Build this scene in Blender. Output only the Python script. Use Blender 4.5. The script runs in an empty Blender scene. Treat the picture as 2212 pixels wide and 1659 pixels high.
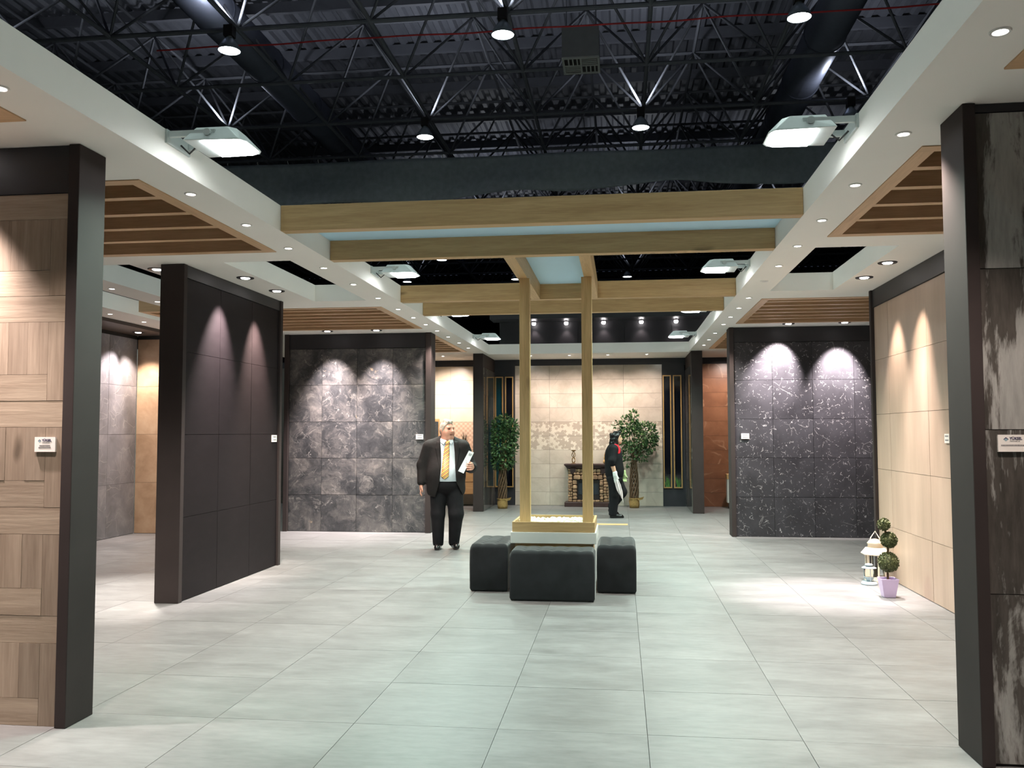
import bpy, bmesh, math, random
import numpy as np
from mathutils import Vector, Matrix
random.seed(7); np.random.seed(7)
SC = bpy.context.scene
COL = SC.collection
PI = math.pi

# ------------------------------------------------------------------ camera
F_PX, W_PX = 1896.5, 2212.0
CAM_R = Vector((0.99242, 0.12289, -0.00192)); CAM_D = Vector((-0.12270, 0.99087, 0.05563))
_d = Vector((-math.sin(.1232) * math.cos(.05566), math.cos(.1232) * math.cos(.05566), math.sin(.05566)))
_r = Vector((math.cos(.1232), math.sin(.1232), 0)); _u = _r.cross(_d)
_ro = -0.00193
CAM_R = math.cos(_ro) * _r + math.sin(_ro) * _u; CAM_U = -math.sin(_ro) * _r + math.cos(_ro) * _u; CAM_D = _d
cam_data = bpy.data.cameras.new('camera'); cam = bpy.data.objects.new('camera', cam_data); COL.objects.link(cam)
cam_data.sensor_width = 36.0; cam_data.lens = F_PX * 36.0 / W_PX; cam_data.clip_start = .05; cam_data.clip_end = 300
cam.matrix_world = Matrix(((CAM_R.x, CAM_U.x, -CAM_D.x, 0), (CAM_R.y, CAM_U.y, -CAM_D.y, 0), (CAM_R.z, CAM_U.z, -CAM_D.z, 1.55), (0, 0, 0, 1)))
SC.camera = cam

# ------------------------------------------------------------------ world, exposure, light levels
wd = bpy.data.worlds.new('world'); SC.world = wd; wd.use_nodes = True
wd.node_tree.nodes['Background'].inputs[0].default_value = (.30, .36, .55, 1)
wd.node_tree.nodes['Background'].inputs[1].default_value = .05
SC.view_settings.view_transform = 'Standard'; SC.view_settings.look = 'None'
SC.view_settings.exposure = 0.46; SC.view_settings.gamma = 1.0; SC.view_settings.use_curve_mapping = False
cy = SC.cycles; cy.max_bounces = 6; cy.diffuse_bounces = 4; cy.glossy_bounces = 3; cy.transmission_bounces = 4; cy.transparent_max_bounces = 6
cy.caustics_reflective = False; cy.caustics_refractive = False; cy.sample_clamp_indirect = 6.0; cy.adaptive_threshold = .03
COOL = (.70, 1.0, .87); WARM = (1.0, .83, .74); PINK = (1.0, .85, .83); HBAY = (.80, 1.0, .96)
E_HIGHBAY, E_FLOOD, E_DOWN, E_SPOT = 270.0, 46.0, 140.0, 112.0

# ------------------------------------------------------------------ small helpers
def S(r, g, b):
    f = lambda c: (c / 255 / 12.92) if c <= 10 else ((c / 255 + .055) / 1.055) ** 2.4
    return (f(r), f(g), f(b), 1.0)

class MB:
    """collects shapes into one mesh"""
    def __init__(s): s.v = []; s.f = []
    def add(s, vs, fs):
        n = len(s.v); s.v += [tuple(v) for v in vs]; s.f += [tuple(i + n for i in f) for f in fs]; return s
    def box(s, x0, x1, y0, y1, z0, z1):
        return s.add([(x0, y0, z0), (x1, y0, z0), (x1, y1, z0), (x0, y1, z0), (x0, y0, z1), (x1, y0, z1), (x1, y1, z1), (x0, y1, z1)],
                     [(0, 3, 2, 1), (4, 5, 6, 7), (0, 1, 5, 4), (1, 2, 6, 5), (2, 3, 7, 6), (3, 0, 4, 7)])
    def tube(s, a, b, r0, r1=None, n=8, caps=True):
        r1 = r0 if r1 is None else r1
        a = Vector(a); b = Vector(b); d = (b - a).normalized()
        p = d.orthogonal().normalized(); q = d.cross(p)
        vs = [a + (p * math.cos(t) + q * math.sin(t)) * r0 for t in [2 * PI * i / n for i in range(n)]]
        vs += [b + (p * math.cos(t) + q * math.sin(t)) * r1 for t in [2 * PI * i / n for i in range(n)]]
        fs = [(i, (i + 1) % n, n + (i + 1) % n, n + i) for i in range(n)]
        if caps: fs += [tuple(range(n - 1, -1, -1)), tuple(range(n, 2 * n))]
        return s.add(vs, fs)
    def path(s, pts, rs, n=8):
        pts = [Vector(p) for p in pts]
        if not hasattr(rs, '__len__'): rs = [rs] * len(pts)
        vs = []; p = None
        for i, c in enumerate(pts):
            d = (pts[min(i + 1, len(pts) - 1)] - pts[max(i - 1, 0)]).normalized()
            p = d.orthogonal().normalized() if p is None else (p - d * p.dot(d)).normalized()
            q = d.cross(p)
            vs += [c + (p * math.cos(2 * PI * k / n) + q * math.sin(2 * PI * k / n)) * rs[i] for k in range(n)]
        fs = [(i * n + k, i * n + (k + 1) % n, (i + 1) * n + (k + 1) % n, (i + 1) * n + k) for i in range(len(pts) - 1) for k in range(n)]
        fs += [tuple(range(n - 1, -1, -1)), tuple(range((len(pts) - 1) * n, len(pts) * n))]
        return s.add(vs, fs)
    def lathe(s, prof, n=24, c=(0, 0, 0), close=False):
        vs = [(c[0] + r * math.cos(2 * PI * k / n), c[1] + r * math.sin(2 * PI * k / n), c[2] + z) for r, z in prof for k in range(n)]
        m = len(prof); fs = []
        for i in range(m if close else m - 1):
            j = (i + 1) % m
            fs += [(i * n + k, i * n + (k + 1) % n, j * n + (k + 1) % n, j * n + k) for k in range(n)]
        if not close:
            if prof[0][0] > 1e-5: fs.append(tuple(range(n - 1, -1, -1)))
            if prof[-1][0] > 1e-5: fs.append(tuple(range((m - 1) * n, m * n)))
        return s.add(vs, fs)
    def prism(s, poly, z0, z1):
        n = len(poly); vs = [(x, y, z0) for x, y in poly] + [(x, y, z1) for x, y in poly]
        return s.add(vs, [tuple(range(n - 1, -1, -1)), tuple(range(n, 2 * n))] + [(i, (i + 1) % n, n + (i + 1) % n, n + i) for i in range(n)])
    def mesh(s, name, org=(0, 0, 0)):
        me = bpy.data.meshes.new(name)
        me.from_pydata([(v[0] - org[0], v[1] - org[1], v[2] - org[2]) for v in s.v], [], s.f)
        bm = bmesh.new(); bm.from_mesh(me); bmesh.ops.recalc_face_normals(bm, faces=bm.faces); bm.to_mesh(me); bm.free()
        return me
    def build(s, name, mat, parent=None, smooth=False, bevel=0):
        org = wloc(parent); me = s.mesh(name, org)
        if smooth: me.polygons.foreach_set('use_smooth', [True] * len(me.polygons))
        if mat: me.materials.append(mat)
        o = bpy.data.objects.new(name, me); COL.objects.link(o); o.parent = parent
        if bevel:
            b = o.modifiers.new('bevel', 'BEVEL'); b.width = bevel; b.segments = 2; b.limit_method = 'ANGLE'
        return o

def wloc(o):
    p = Vector((0, 0, 0))
    while o: p = p + o.location; o = o.parent
    return p
def tag(o, label=None, cat=None, group=None, kind=None):
    if label: o['label'] = label
    if cat: o['category'] = cat
    if group: o['group'] = group
    if kind: o['kind'] = kind
    return o
def thing(name, label, cat, loc=(0, 0, 0), group=None, kind=None):
    o = bpy.data.objects.new(name, None); COL.objects.link(o); o.location = loc; o.empty_display_size = .1
    return tag(o, label, cat, group, kind)
def child_mesh(name, me, mat, parent, loc):
    o = bpy.data.objects.new(name, me); COL.objects.link(o); o.parent = parent
    o.location = Vector(loc) - wloc(parent)
    if mat and not me.materials: me.materials.append(mat)
    return o
def light(kind, name, loc, target, energy, color, parent=None, angle=60, blend=.6, radius=.04, size=.3):
    d = bpy.data.lights.new(name, kind); d.energy = energy; d.color = color
    if kind == 'SPOT': d.spot_size = math.radians(angle); d.spot_blend = blend; d.shadow_soft_size = radius
    elif kind == 'AREA': d.size = size; d.spread = math.radians(142)
    else: d.shadow_soft_size = radius
    o = bpy.data.objects.new(name, d); COL.objects.link(o)
    o.rotation_euler = (Vector(target) - Vector(loc)).to_track_quat('-Z', 'Y').to_euler()
    o.parent = parent; o.location = Vector(loc) - wloc(parent)
    return o
ORD = ['first', 'second', 'third', 'fourth', 'fifth', 'sixth', 'seventh', 'eighth', 'ninth', 'tenth', 'eleventh', 'twelfth', 'thirteenth', 'fourteenth', 'fifteenth', 'sixteenth']

# ------------------------------------------------------------------ node materials
class NT:
    def __init__(s, name):
        s.m = bpy.data.materials.new(name); s.m.use_nodes = True; s.t = s.m.node_tree; s.bsdf = s.t.nodes['Principled BSDF']
    def n(s, typ, **kw):
        x = s.t.nodes.new(typ)
        for k, v in kw.items(): setattr(x, k, v)
        return x
    def put(s, sock, v):
        if isinstance(v, bpy.types.NodeSocket): s.t.links.new(v, sock)
        elif v is not None: sock.default_value = v
    def math(s, op, a, b=None, c=None):
        x = s.n('ShaderNodeMath', operation=op); s.put(x.inputs[0], a)
        if b is not None: s.put(x.inputs[1], b)
        if c is not None: s.put(x.inputs[2], c)
        return x.outputs[0]
    def vmath(s, op, a, b=None):
        x = s.n('ShaderNodeVectorMath', operation=op); s.put(x.inputs[0], a)
        if b is not None: s.put(x.inputs[1], b)
        return x.outputs['Value'] if op in ('LENGTH', 'DOT_PRODUCT') else x.outputs[0]
    def pos(s, rnd=True):
        g = s.n('ShaderNodeNewGeometry').outputs['Position']
        if not rnd: return g
        r = s.n('ShaderNodeObjectInfo').outputs['Random']
        c = s.n('ShaderNodeCombineXYZ'); s.put(c.inputs[0], s.math('MULTIPLY', r, 37.0)); s.put(c.inputs[1], s.math('MULTIPLY', r, 61.0)); s.put(c.inputs[2], s.math('MULTIPLY', r, 83.0))
        return s.vmath('ADD', g, c.outputs[0])
    def rand(s): return s.n('ShaderNodeObjectInfo').outputs['Random']
    def sc(s, v, k): return s.vmath('MULTIPLY', v, tuple(k))
    def noise(s, v, scale, detail=4, rough=.55, dist=0):
        x = s.n('ShaderNodeTexNoise'); s.put(x.inputs['Vector'], v); x.inputs['Scale'].default_value = scale; x.inputs['Detail'].default_value = detail
        x.inputs['Roughness'].default_value = rough; x.inputs['Distortion'].default_value = dist
        return x.outputs[0]
    def noisev(s, v, scale, detail=2):
        x = s.n('ShaderNodeTexNoise'); s.put(x.inputs['Vector'], v); x.inputs['Scale'].default_value = scale; x.inputs['Detail'].default_value = detail
        return x.outputs[1]
    def voro(s, v, scale, feature='DISTANCE_TO_EDGE', out='Distance', rand=1.0):
        x = s.n('ShaderNodeTexVoronoi', feature=feature); s.put(x.inputs['Vector'], v); x.inputs['Scale'].default_value = scale
        x.inputs['Randomness'].default_value = rand
        return x.outputs[out]
    def ramp(s, fac, stops, interp='LINEAR'):
        x = s.n('ShaderNodeValToRGB'); s.put(x.inputs[0], fac); r = x.color_ramp; r.interpolation = interp
        while len(r.elements) < len(stops): r.elements.new(.5)
        for e, (p, c) in zip(r.elements, stops):
            e.position = p; e.color = c if hasattr(c, '__len__') else (c, c, c, 1)
        return x.outputs[0]
    def mix(s, f, a, b, mode='MIX'):
        x = s.n('ShaderNodeMix', data_type='RGBA', blend_type=mode); s.put(x.inputs[0], f); s.put(x.inputs[6], a); s.put(x.inputs[7], b)
        return x.outputs[2]
    def sep(s, v):
        x = s.n('ShaderNodeSeparateXYZ'); s.put(x.inputs[0], v); return x.outputs
    def bump(s, h, strength=.2, dist=.01):
        x = s.n('ShaderNodeBump'); s.put(x.inputs['Height'], h); x.inputs['Strength'].default_value = strength; x.inputs['Distance'].default_value = dist
        s.t.links.new(x.outputs[0], s.bsdf.inputs['Normal'])
    def done(s, color=None, rough=.5, metal=0., spec=.5, emit=None, strength=0., coat=0.):
        b = s.bsdf
        s.put(b.inputs['Base Color'], color); s.put(b.inputs['Roughness'], rough); b.inputs['Metallic'].default_value = metal
        b.inputs['Specular IOR Level'].default_value = spec
        if coat: b.inputs['Coat Weight'].default_value = coat; b.inputs['Coat Roughness'].default_value = .08
        if emit: b.inputs['Emission Color'].default_value = emit; b.inputs['Emission Strength'].default_value = strength
        return s.m

def plain(name, c, rough=.5, metal=0., spec=.5, var=.06, scale=6.):
    n = NT(name); f = n.noise(n.pos(), scale, 3)
    lo = tuple(x * (1 - var) for x in c[:3]) + (1,); hi = tuple(min(1, x * (1 + var)) for x in c[:3]) + (1,)
    return n.done(n.ramp(f, [(.3, lo), (.7, hi)]), rough, metal, spec)
def emis(name, c, strength):
    n = NT(name); n.m.cycles.emission_sampling = 'NONE'; return n.done((.8, .8, .8, 1), .4, emit=tuple(c) + (1,), strength=strength)
def wood(name, axis, dark, light_, k=1.0, rough=.45, knots=True, tone=0.):
    n = NT(name); p = n.pos()
    st = [9., 9., 9.]; st[axis] = .55
    q = n.sc(p, [x * k for x in st])
    g = n.noise(q, 2.2, 6, .6, .6); fine = n.noise(n.sc(q, (3, 3, 3)), 4, 3)
    c = n.ramp(g, [(.25, dark), (.75, light_)])
    c = n.mix(.25, c, n.ramp(fine, [(.3, tuple(x * .7 for x in dark[:3]) + (1,)), (.7, light_)]))
    if knots:
        st2 = [5., 5., 5.]; st2[axis] = 1.6
        kn = n.voro(n.vmath('ADD', n.sc(p, st2), n.sc(n.noisev(p, 3), (.5, .5, .5))), .9, 'F1')
        c = n.mix(n.ramp(kn, [(.05, .75), (.16, 0.)]), c, tuple(x * .42 for x in dark[:3]) + (1,))
    if tone:
        c = n.mix(1.0, c, n.ramp(n.rand(), [(0., 1 - tone), (1., 1.)]), 'MULTIPLY')
    n.bump(fine, .08)
    return n.done(c, rough, spec=.35)

M = {}
M['white'] = plain('white_plaster', S(246, 242, 235), .7, var=.015, scale=1.5)
M['white_gloss'] = plain('white_lacquer', S(225, 226, 222), .3, var=.02)
M['charcoal'] = plain('charcoal_paint', S(58, 51, 50), .75, spec=.2, var=.08, scale=3)
M['black_paint'] = plain('black_paint', S(34, 33, 37), .5, var=.1, scale=3)
M['grout'] = plain('grout', S(96, 94, 90), .9)
M['panel_core'] = plain('panel_core', S(40, 39, 38), .8)
M['blue_panel'] = plain('pale_blue_panel', S(190, 226, 246), .6, var=.01)
M['dark_metal'] = plain('dark_painted_steel', S(92, 94, 102), .85, spec=.15)
M['duct'] = plain('dark_duct', S(92, 96, 112), .45, .5)
M['deck'] = plain('roof_deck', S(88, 90, 100), .65, 0)
M['hall'] = plain('hall_wall', S(30, 34, 46), .9)
M['cloth_dark'] = plain('charcoal_cloth', S(168, 178, 184), .9, var=.12)
M['trim_white'] = plain('white_trim', S(228, 226, 222), .4, var=.02)
M['trim_black'] = plain('black_trim', S(34, 30, 30), .4)
M['lens_warm'] = emis('lit_lens_warm', (1, .93, .84), 14)
M['lens_pink'] = emis('lit_lens_pink', (1, .93, .93), 16)
M['lens_cool'] = emis('lit_lens_cool', (.92, .98, 1.0), 22)
M['lens_off'] = plain('unlit_lens', S(200, 198, 192), .3)
M['beam_wood'] = wood('oak_laminate_across', 0, S(174, 140, 94), S(212, 180, 132))
M['beam_wood_y'] = wood('oak_laminate_along', 1, S(174, 140, 94), S(212, 180, 132))
M['post_wood'] = wood('oak_laminate_upright', 2, S(190, 156, 106), S(228, 194, 142))
M['slat_shade_lid'] = plain('shade_lid_brown', S(96, 72, 54), .7)
M['slat_wood'] = wood('slat_oak', 0, S(190, 152, 114), S(222, 186, 148), knots=False)
M['slat_wood_y'] = wood('slat_oak_along', 1, S(190, 152, 114), S(222, 186, 148), knots=False)

def m_floor():
    n = NT('grey_concrete_tile'); p = n.pos()
    a = n.noise(n.sc(p, (1.0, 2.4, 1)), 1.6, 6, .66); b = n.noise(n.sc(p, (1.6, 5, 1)), 5, 4, .6)
    c = n.ramp(a, [(.28, S(96, 96, 96)), (.5, S(113, 114, 114)), (.74, S(129, 130, 130))])
    c = n.mix(.4, c, n.ramp(b, [(.3, S(96, 96, 96)), (.7, S(134, 135, 135))]))
    c = n.mix(n.math('MULTIPLY', n.rand(), .12), c, S(110, 108, 108))
    r = n.ramp(a, [(.3, .36), (.7, .48)])
    n.bump(b, .03)
    return n.done(c, r, spec=.45)
M['floor'] = m_floor()
def m_stone():
    n = NT('grey_slate_tile'); p = n.pos()
    w = n.vmath('ADD', p, n.sc(n.noisev(p, 2.5, 4), (.5, .5, .5)))
    a = n.noise(w, 1.9, 9, .7, .5); a2 = n.noise(n.vmath('ADD', w, (4, 9, 2)), 7, 6, .7, 1.2)
    c = n.ramp(a, [(.3, S(38, 40, 43)), (.46, S(66, 67, 69)), (.58, S(98, 96, 95)), (.72, S(142, 136, 130))])
    c = n.mix(n.ramp(a2, [(.56, 0.), (.7, .5)]), c, S(160, 156, 150)); c = n.mix(n.ramp(a2, [(.32, .6), (.45, 0.)]), c, S(34, 36, 38))
    v = n.voro(w, 10); m = n.noise(p, 7, 3)
    c = n.mix(n.math('MULTIPLY', n.ramp(v, [(0, .7), (.03, 0.)]), n.ramp(m, [(.55, 0.), (.66, .7)])), c, S(206, 202, 196))
    big = n.noise(n.sc(p, (.8, .8, .8)), 1.9, 5, .6, 1.)
    c = n.mix(n.math('MULTIPLY', n.ramp(big, [(.66, 0.), (.69, 1.)]), .5), c, S(178, 158, 128))
    n.bump(a, .12)
    return n.done(c, .38, spec=.45)
M['stone'] = m_stone()
def m_marble():
    n = NT('black_veined_marble_tile'); p = n.pos()
    w = n.vmath('ADD', p, n.sc(n.noisev(p, 5, 3), (.22, .22, .22)))
    base = n.ramp(n.noise(w, 2.2, 6, .6), [(.3, S(44, 44, 48)), (.7, S(66, 66, 71))])
    m1 = n.noise(p, 15, 2); m2 = n.noise(n.vmath('ADD', p, (5, 2, 9)), 20, 2); m3 = n.noise(p, 2.2, 2)
    v1 = n.math('MULTIPLY', n.ramp(n.voro(w, 6.5), [(0, .85), (.007, .5), (.013, 0.)]), n.ramp(m1, [(.56, 0.), (.6, 1.)]))
    v2 = n.math('MULTIPLY', n.ramp(n.voro(n.vmath('ADD', w, (1, 4, 2)), 15), [(0, .85), (.018, .5), (.03, 0.)]), n.ramp(m2, [(.58, 0.), (.63, 1.)]))
    v3 = n.math('MULTIPLY', n.ramp(n.voro(n.vmath('ADD', p, (8, 4, 2)), 2.6), [(0, .7), (.006, 0.)]), n.ramp(m3, [(.58, 0.), (.64, .8)]))
    c = n.mix(v1, base, S(196, 196, 196)); c = n.mix(v2, c, S(186, 186, 188)); c = n.mix(v3, c, S(180, 180, 180))
    return n.done(c, .32, spec=.5)
M['marble'] = m_marble()
def m_cloudy(name, lo, mid, hi, scale=2., rough=.35, vein=None, veinscale=2., stretch=(1, 1, 1), spec=.5):
    n = NT(name); p = n.sc(n.pos(), stretch)
    w = n.vmath('ADD', p, n.sc(n.noisev(p, 2, 3), (.4, .4, .4)))
    c = n.ramp(n.noise(w, scale, 7, .62), [(.25, lo), (.5, mid), (.75, hi)])
    if vein:
        v = n.math('MULTIPLY', n.ramp(n.voro(w, veinscale), [(0, 1.), (.03, 0.)]), n.ramp(n.noise(p, 3, 2), [(.45, 0.), (.6, .6)]))
        c = n.mix(v, c, vein)
    return n.done(c, rough, spec=spec)
M['black_tile'] = m_cloudy('black_basalt_tile', S(25, 20, 22), S(28, 23, 25), S(32, 27, 29), 5, .6, stretch=(1, 1, 2.5), spec=.15)
M['beige_tile'] = m_cloudy('sand_striped_tile', S(168, 148, 130), S(182, 160, 142), S(196, 174, 156), 1.6, .45, stretch=(2.2, 2.2, .35))
M['back_tile'] = m_cloudy('cream_marble_tile', S(172, 162, 148), S(192, 182, 168), S(204, 196, 182), 2.4, .13, vein=S(178, 168, 156), veinscale=1.7)
M['bath_tile'] = m_cloudy('cream_tile', S(206, 190, 166), S(216, 202, 180), S(224, 212, 192), 2., .25)
M['brown_tile'] = m_cloudy('brown_marble_tile', S(112, 76, 56), S(130, 90, 66), S(146, 104, 78), 2.4, .28, vein=S(186, 150, 122), veinscale=1.6)
M['grey_tile'] = m_cloudy('blue_grey_stone_tile', S(104, 104, 106), S(126, 126, 130), S(156, 154, 156), 2.6, .4, vein=S(176, 174, 172), veinscale=5)
M['tan_tile'] = m_cloudy('tan_stone_tile', S(150, 122, 96), S(176, 148, 120), S(192, 166, 138), 3., .45)
M['gloss_marble'] = m_cloudy('polished_grey_marble', S(66, 62, 60), S(92, 86, 82), S(138, 128, 120), 2.2, .06, vein=S(170, 160, 150), veinscale=2.4)
def m_rust():
    n = NT('brushed_metal_look_tile'); p = n.pos()
    a = n.noise(n.sc(p, (2.6, 2.6, .5)), 1.5, 7, .66, .6); b = n.noise(n.sc(p, (9, 9, 1.2)), 4, 5, .65)
    base = n.ramp(b, [(.3, S(146, 147, 143)), (.7, S(174, 174, 170))])
    m = n.ramp(n.math('ADD', n.math('MULTIPLY', a, .8), n.math('MULTIPLY', b, .25)), [(.475, 0.), (.5, .4), (.53, 1.)])
    c = n.mix(m, base, n.ramp(b, [(.3, S(58, 55, 51)), (.7, S(88, 84, 79))]))
    return n.done(c, .45, spec=.4)
M['rust'] = m_rust()
M['plank_h'] = wood('oak_plank_tile_lying', 0, S(150, 132, 114), S(194, 177, 157), .8, .5, tone=.24)
M['plank_v'] = wood('oak_plank_tile_upright', 2, S(142, 124, 107), S(188, 170, 151), .8, .5, tone=.26)
def m_floral():
    n = NT('flower_decor_tile'); p = n.pos(False); xyz = n.sep(p)
    c2 = n.n('ShaderNodeCombineXYZ'); n.put(c2.inputs[0], xyz[0]); n.put(c2.inputs[1], xyz[2])
    base = n.ramp(n.noise(p, 3, 5), [(.3, S(200, 190, 174)), (.7, S(216, 208, 194))])
    tot = None
    for sc_, r0, off in ((4.2, .36, (0, 0, 0)), (9.0, .28, (3.3, 1.7, 0))):
        x = n.n('ShaderNodeTexVoronoi', voronoi_dimensions='2D', feature='F1'); q = n.vmath('ADD', c2.outputs[0], off); n.put(x.inputs['Vector'], q)
        x.inputs['Scale'].default_value = sc_; x.inputs['Randomness'].default_value = .8
        d = n.vmath('SUBTRACT', q, x.outputs['Position']); e = n.sep(d)
        th = n.math('ARCTAN2', e[1], e[0]); r = n.math('MULTIPLY', n.vmath('LENGTH', d), sc_)
        lim = n.math('ADD', r0, n.math('MULTIPLY', n.math('COSINE', n.math('MULTIPLY', th, 5.0)), r0 * .32))
        f = n.math('LESS_THAN', r, lim); tot = f if tot is None else n.math('MAXIMUM', tot, f)
    c = n.mix(n.math('MULTIPLY', tot, .9), base, S(168, 156, 142))
    return n.done(c, .16)
M['floral'] = m_floral()
def m_hex():
    n = NT('lozenge_decor_tile'); xyz = n.sep(n.pos(False))
    a = n.math('PINGPONG', n.math('ADD', xyz[0], xyz[2]), .05); b = n.math('PINGPONG', n.math('SUBTRACT', xyz[0], xyz[2]), .05)
    f = n.math('GREATER_THAN', n.math('ADD', a, b), .05)
    return n.done(n.mix(f, S(214, 190, 166), S(194, 164, 142)), .3)
M['hexdecor'] = m_hex()

# ------------------------------------------------------------------ hall and roof
ZC, ZT = 3.132, 3.333
fl = MB().box(-30, 24, -16, 64, -.06, -.012).build('floor', M['grout']); tag(fl, kind='structure')
TX0, TY0, TS = -0.655, 4.654, .7765
def proj(x, y, z):
    v = Vector((x, y, z - 1.55)); d = v.dot(CAM_D)
    return (1106 + F_PX * v.dot(CAM_R) / d, 829.5 - F_PX * v.dot(CAM_U) / d) if d > .2 else None
cand = []; rest = MB(); G = .0014
tile_me = MB().box(-TS / 2 + G, TS / 2 - G, -TS / 2 + G, TS / 2 - G, -.012, 0).mesh('floor_tile'); tile_me.materials.append(M['floor'])
for i in range(-13, 10):
    for j in range(-9, 20):
        cx, cy = TX0 + (i + .5) * TS, TY0 + (j + .5) * TS
        if cy > 19.6: continue
        vis = False
        for ax in (-.5, 0, .5):
            for ay in (-.5, 0, .5):
                q = proj(cx + ax * TS, cy + ay * TS, 0)
                if q and -5 < q[0] < 2217 and -5 < q[1] < 1664: vis = True
        cand.append((0 if vis else 1, cx * cx + cy * cy, cx, cy))
cand.sort()
for k, (v, d, cx, cy) in enumerate(cand):
    if k < 290: child_mesh('floor_tile', tile_me, None, fl, (cx, cy, random.uniform(-.0008, 0)))
    else: rest.box(cx - TS / 2 + G, cx + TS / 2 - G, cy - TS / 2 + G, cy + TS / 2 - G, -.012, 0)
tag(rest.build('floor_tiles_far', M['floor'], fl), kind='stuff')

def corrugated(x0, x1, y0, y1, z, pitch=.42, h=.09):
    mb = MB(); x = x0; i = 0; pts = []
    while x < x1:
        pts += [(x, z), (x + pitch * .35, z), (x + pitch * .5, z + h), (x + pitch * .85, z + h)]; x += pitch
    vs = []; fs = []
    for k, (a, b) in enumerate(pts): vs += [(a, y0, b), (a, y1, b)]
    for k in range(len(pts) - 1): fs.append((2 * k, 2 * k + 1, 2 * k + 3, 2 * k + 2))
    return mb.add(vs, fs)
rf = corrugated(-30, 24, -16, 64, 13.25).build('ceiling_hall', M['deck']); tag(rf, kind='structure')
pm = MB()
for j in range(-5, 21): pm.box(-30, 24, 16.4 + j * 2.97 - .06, 16.4 + j * 2.97 + .06, 12.95, 13.25)
pm.build('purlins', M['deck'], rf)
tag(MB().box(-30, 24, 64, 64.3, 0, 13.3).build('wall_hall_back', M['hall']), kind='structure')
tag(MB().box(-30.3, -30, -16, 64, 0, 13.3).build('wall_hall_left', M['hall']), kind='structure')
tag(MB().box(24, 24.3, -16, 64, 0, 13.3).build('wall_hall_right', M['hall']), kind='structure')
tag(MB().box(-30, 24, -16.3, -16, 0, 13.3).build('wall_hall_front', M['hall']), kind='structure')

sf = thing('space_frame', 'dark grey steel space frame of tubes under the hall roof', 'roof truss', (0, 0, 10.4))
GX, GY, GS = .69, 17.9, 2.985
ix = list(range(-9, 7)); iy = list(range(-3, 14)); ZB, ZTOP = 10.4, 12.55
for i in ix: MB().tube((GX + i * GS, GY + iy[0] * GS, ZB), (GX + i * GS, GY + iy[-1] * GS, ZB), .05, n=8).build('chord', M['dark_metal'], sf)
for j in iy: MB().tube((GX + ix[0] * GS, GY + j * GS, ZB), (GX + ix[-1] * GS, GY + j * GS, ZB), .05, n=8).build('chord', M['dark_metal'], sf)
for i in ix[:-1]: MB().tube((GX + (i + .5) * GS, GY + (iy[0] + .5) * GS, ZTOP), (GX + (i + .5) * GS, GY + (iy[-1] - .5) * GS, ZTOP), .045, n=6).build('top_chord', M['dark_metal'], sf)
for j in iy[:-1]: MB().tube((GX + (ix[0] + .5) * GS, GY + (j + .5) * GS, ZTOP), (GX + (ix[-1] - .5) * GS, GY + (j + .5) * GS, ZTOP), .045, n=6).build('top_chord', M['dark_metal'], sf)
for j in iy[:-1]:
    mb = MB()
    for i in ix[:-1]:
        t = (GX + (i + .5) * GS, GY + (j + .5) * GS, ZTOP)
        for a in (0, 1):
            for b in (0, 1): mb.tube((GX + (i + a) * GS, GY + (j + b) * GS, ZB), t, .034, n=5, caps=False)
    tag(mb.build('diagonals', M['dark_metal'], sf, smooth=True), kind='stuff')
for (x, w) in ((-9.35, 'left'), (5.1, 'right')):
    d = thing('air_duct', 'big round dark air duct running above the trusses on the %s of the hall' % w, 'duct', (x, 10, 11.4))
    MB().tube((x, 8, 11.4), (x, 58, 11.4), .5, n=24).build('pipe', M['duct'], d, smooth=True)
    for k in range(14):
        y = 10 + k * 3.0; MB().lathe([(.5, -.03), (.53, -.03), (.53, .03), (.5, .03)], 24, close=True)
        r = MB(); r.tube((x, y - .03, 11.4), (x, y + .03, 11.4), .525, n=24); r.build('seam_ring', M['duct'], d)
mb = MB(); pts = []
for k in range(60):
    x = -10.5 + k * .32; pts.append((x, 18.55 + .02 * math.sin(k * .9), 10.33 + .012 * math.sin(k * .5)))
tag(mb.path(pts, .018, 6).build('red_cable', plain('red_cable_sheath', S(170, 40, 44), .5)), 'thin red cable strung across the hall trusses', 'cable')
# banner
bn = thing('black_banner', 'long dark cloth banner hung across the hall below the trusses', 'banner', (-3, 26.9, 9.1))
vs = []; fs = []; nx, nz = 160, 12
for i in range(nx + 1):
    x = -15 + i * 24.0 / nx
    bot = 9.02 + .16 * math.sin(x * .33 + 1.2) + .05 * math.sin(x * 1.3)
    for k in range(nz + 1):
        t = k / nz; z = 10.26 + (bot - 10.26) * t
        vs.append((x, 26.9 + (.05 + .1 * t) * math.sin(x * 1.1 + 2.3 * t) + .05 * t * math.sin(x * 2.7), z))
for i in range(nx):
    for k in range(nz): a = i * (nz + 1) + k; fs.append((a, a + 1, a + nz + 2, a + nz + 1))
o = MB().add(vs, fs).build('cloth', M['cloth_dark'], bn, smooth=True); sd = o.modifiers.new('thick', 'SOLIDIFY'); sd.thickness = .01
for i in range(24): MB().path([(-14.7 + i * 1.02, 26.9, 10.25), (-14.72 + i * 1.02, 26.88, 10.33), (-14.68 + i * 1.02, 26.86, 10.42)], .014, 5).build('tie', M['trim_white'], bn)
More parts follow.
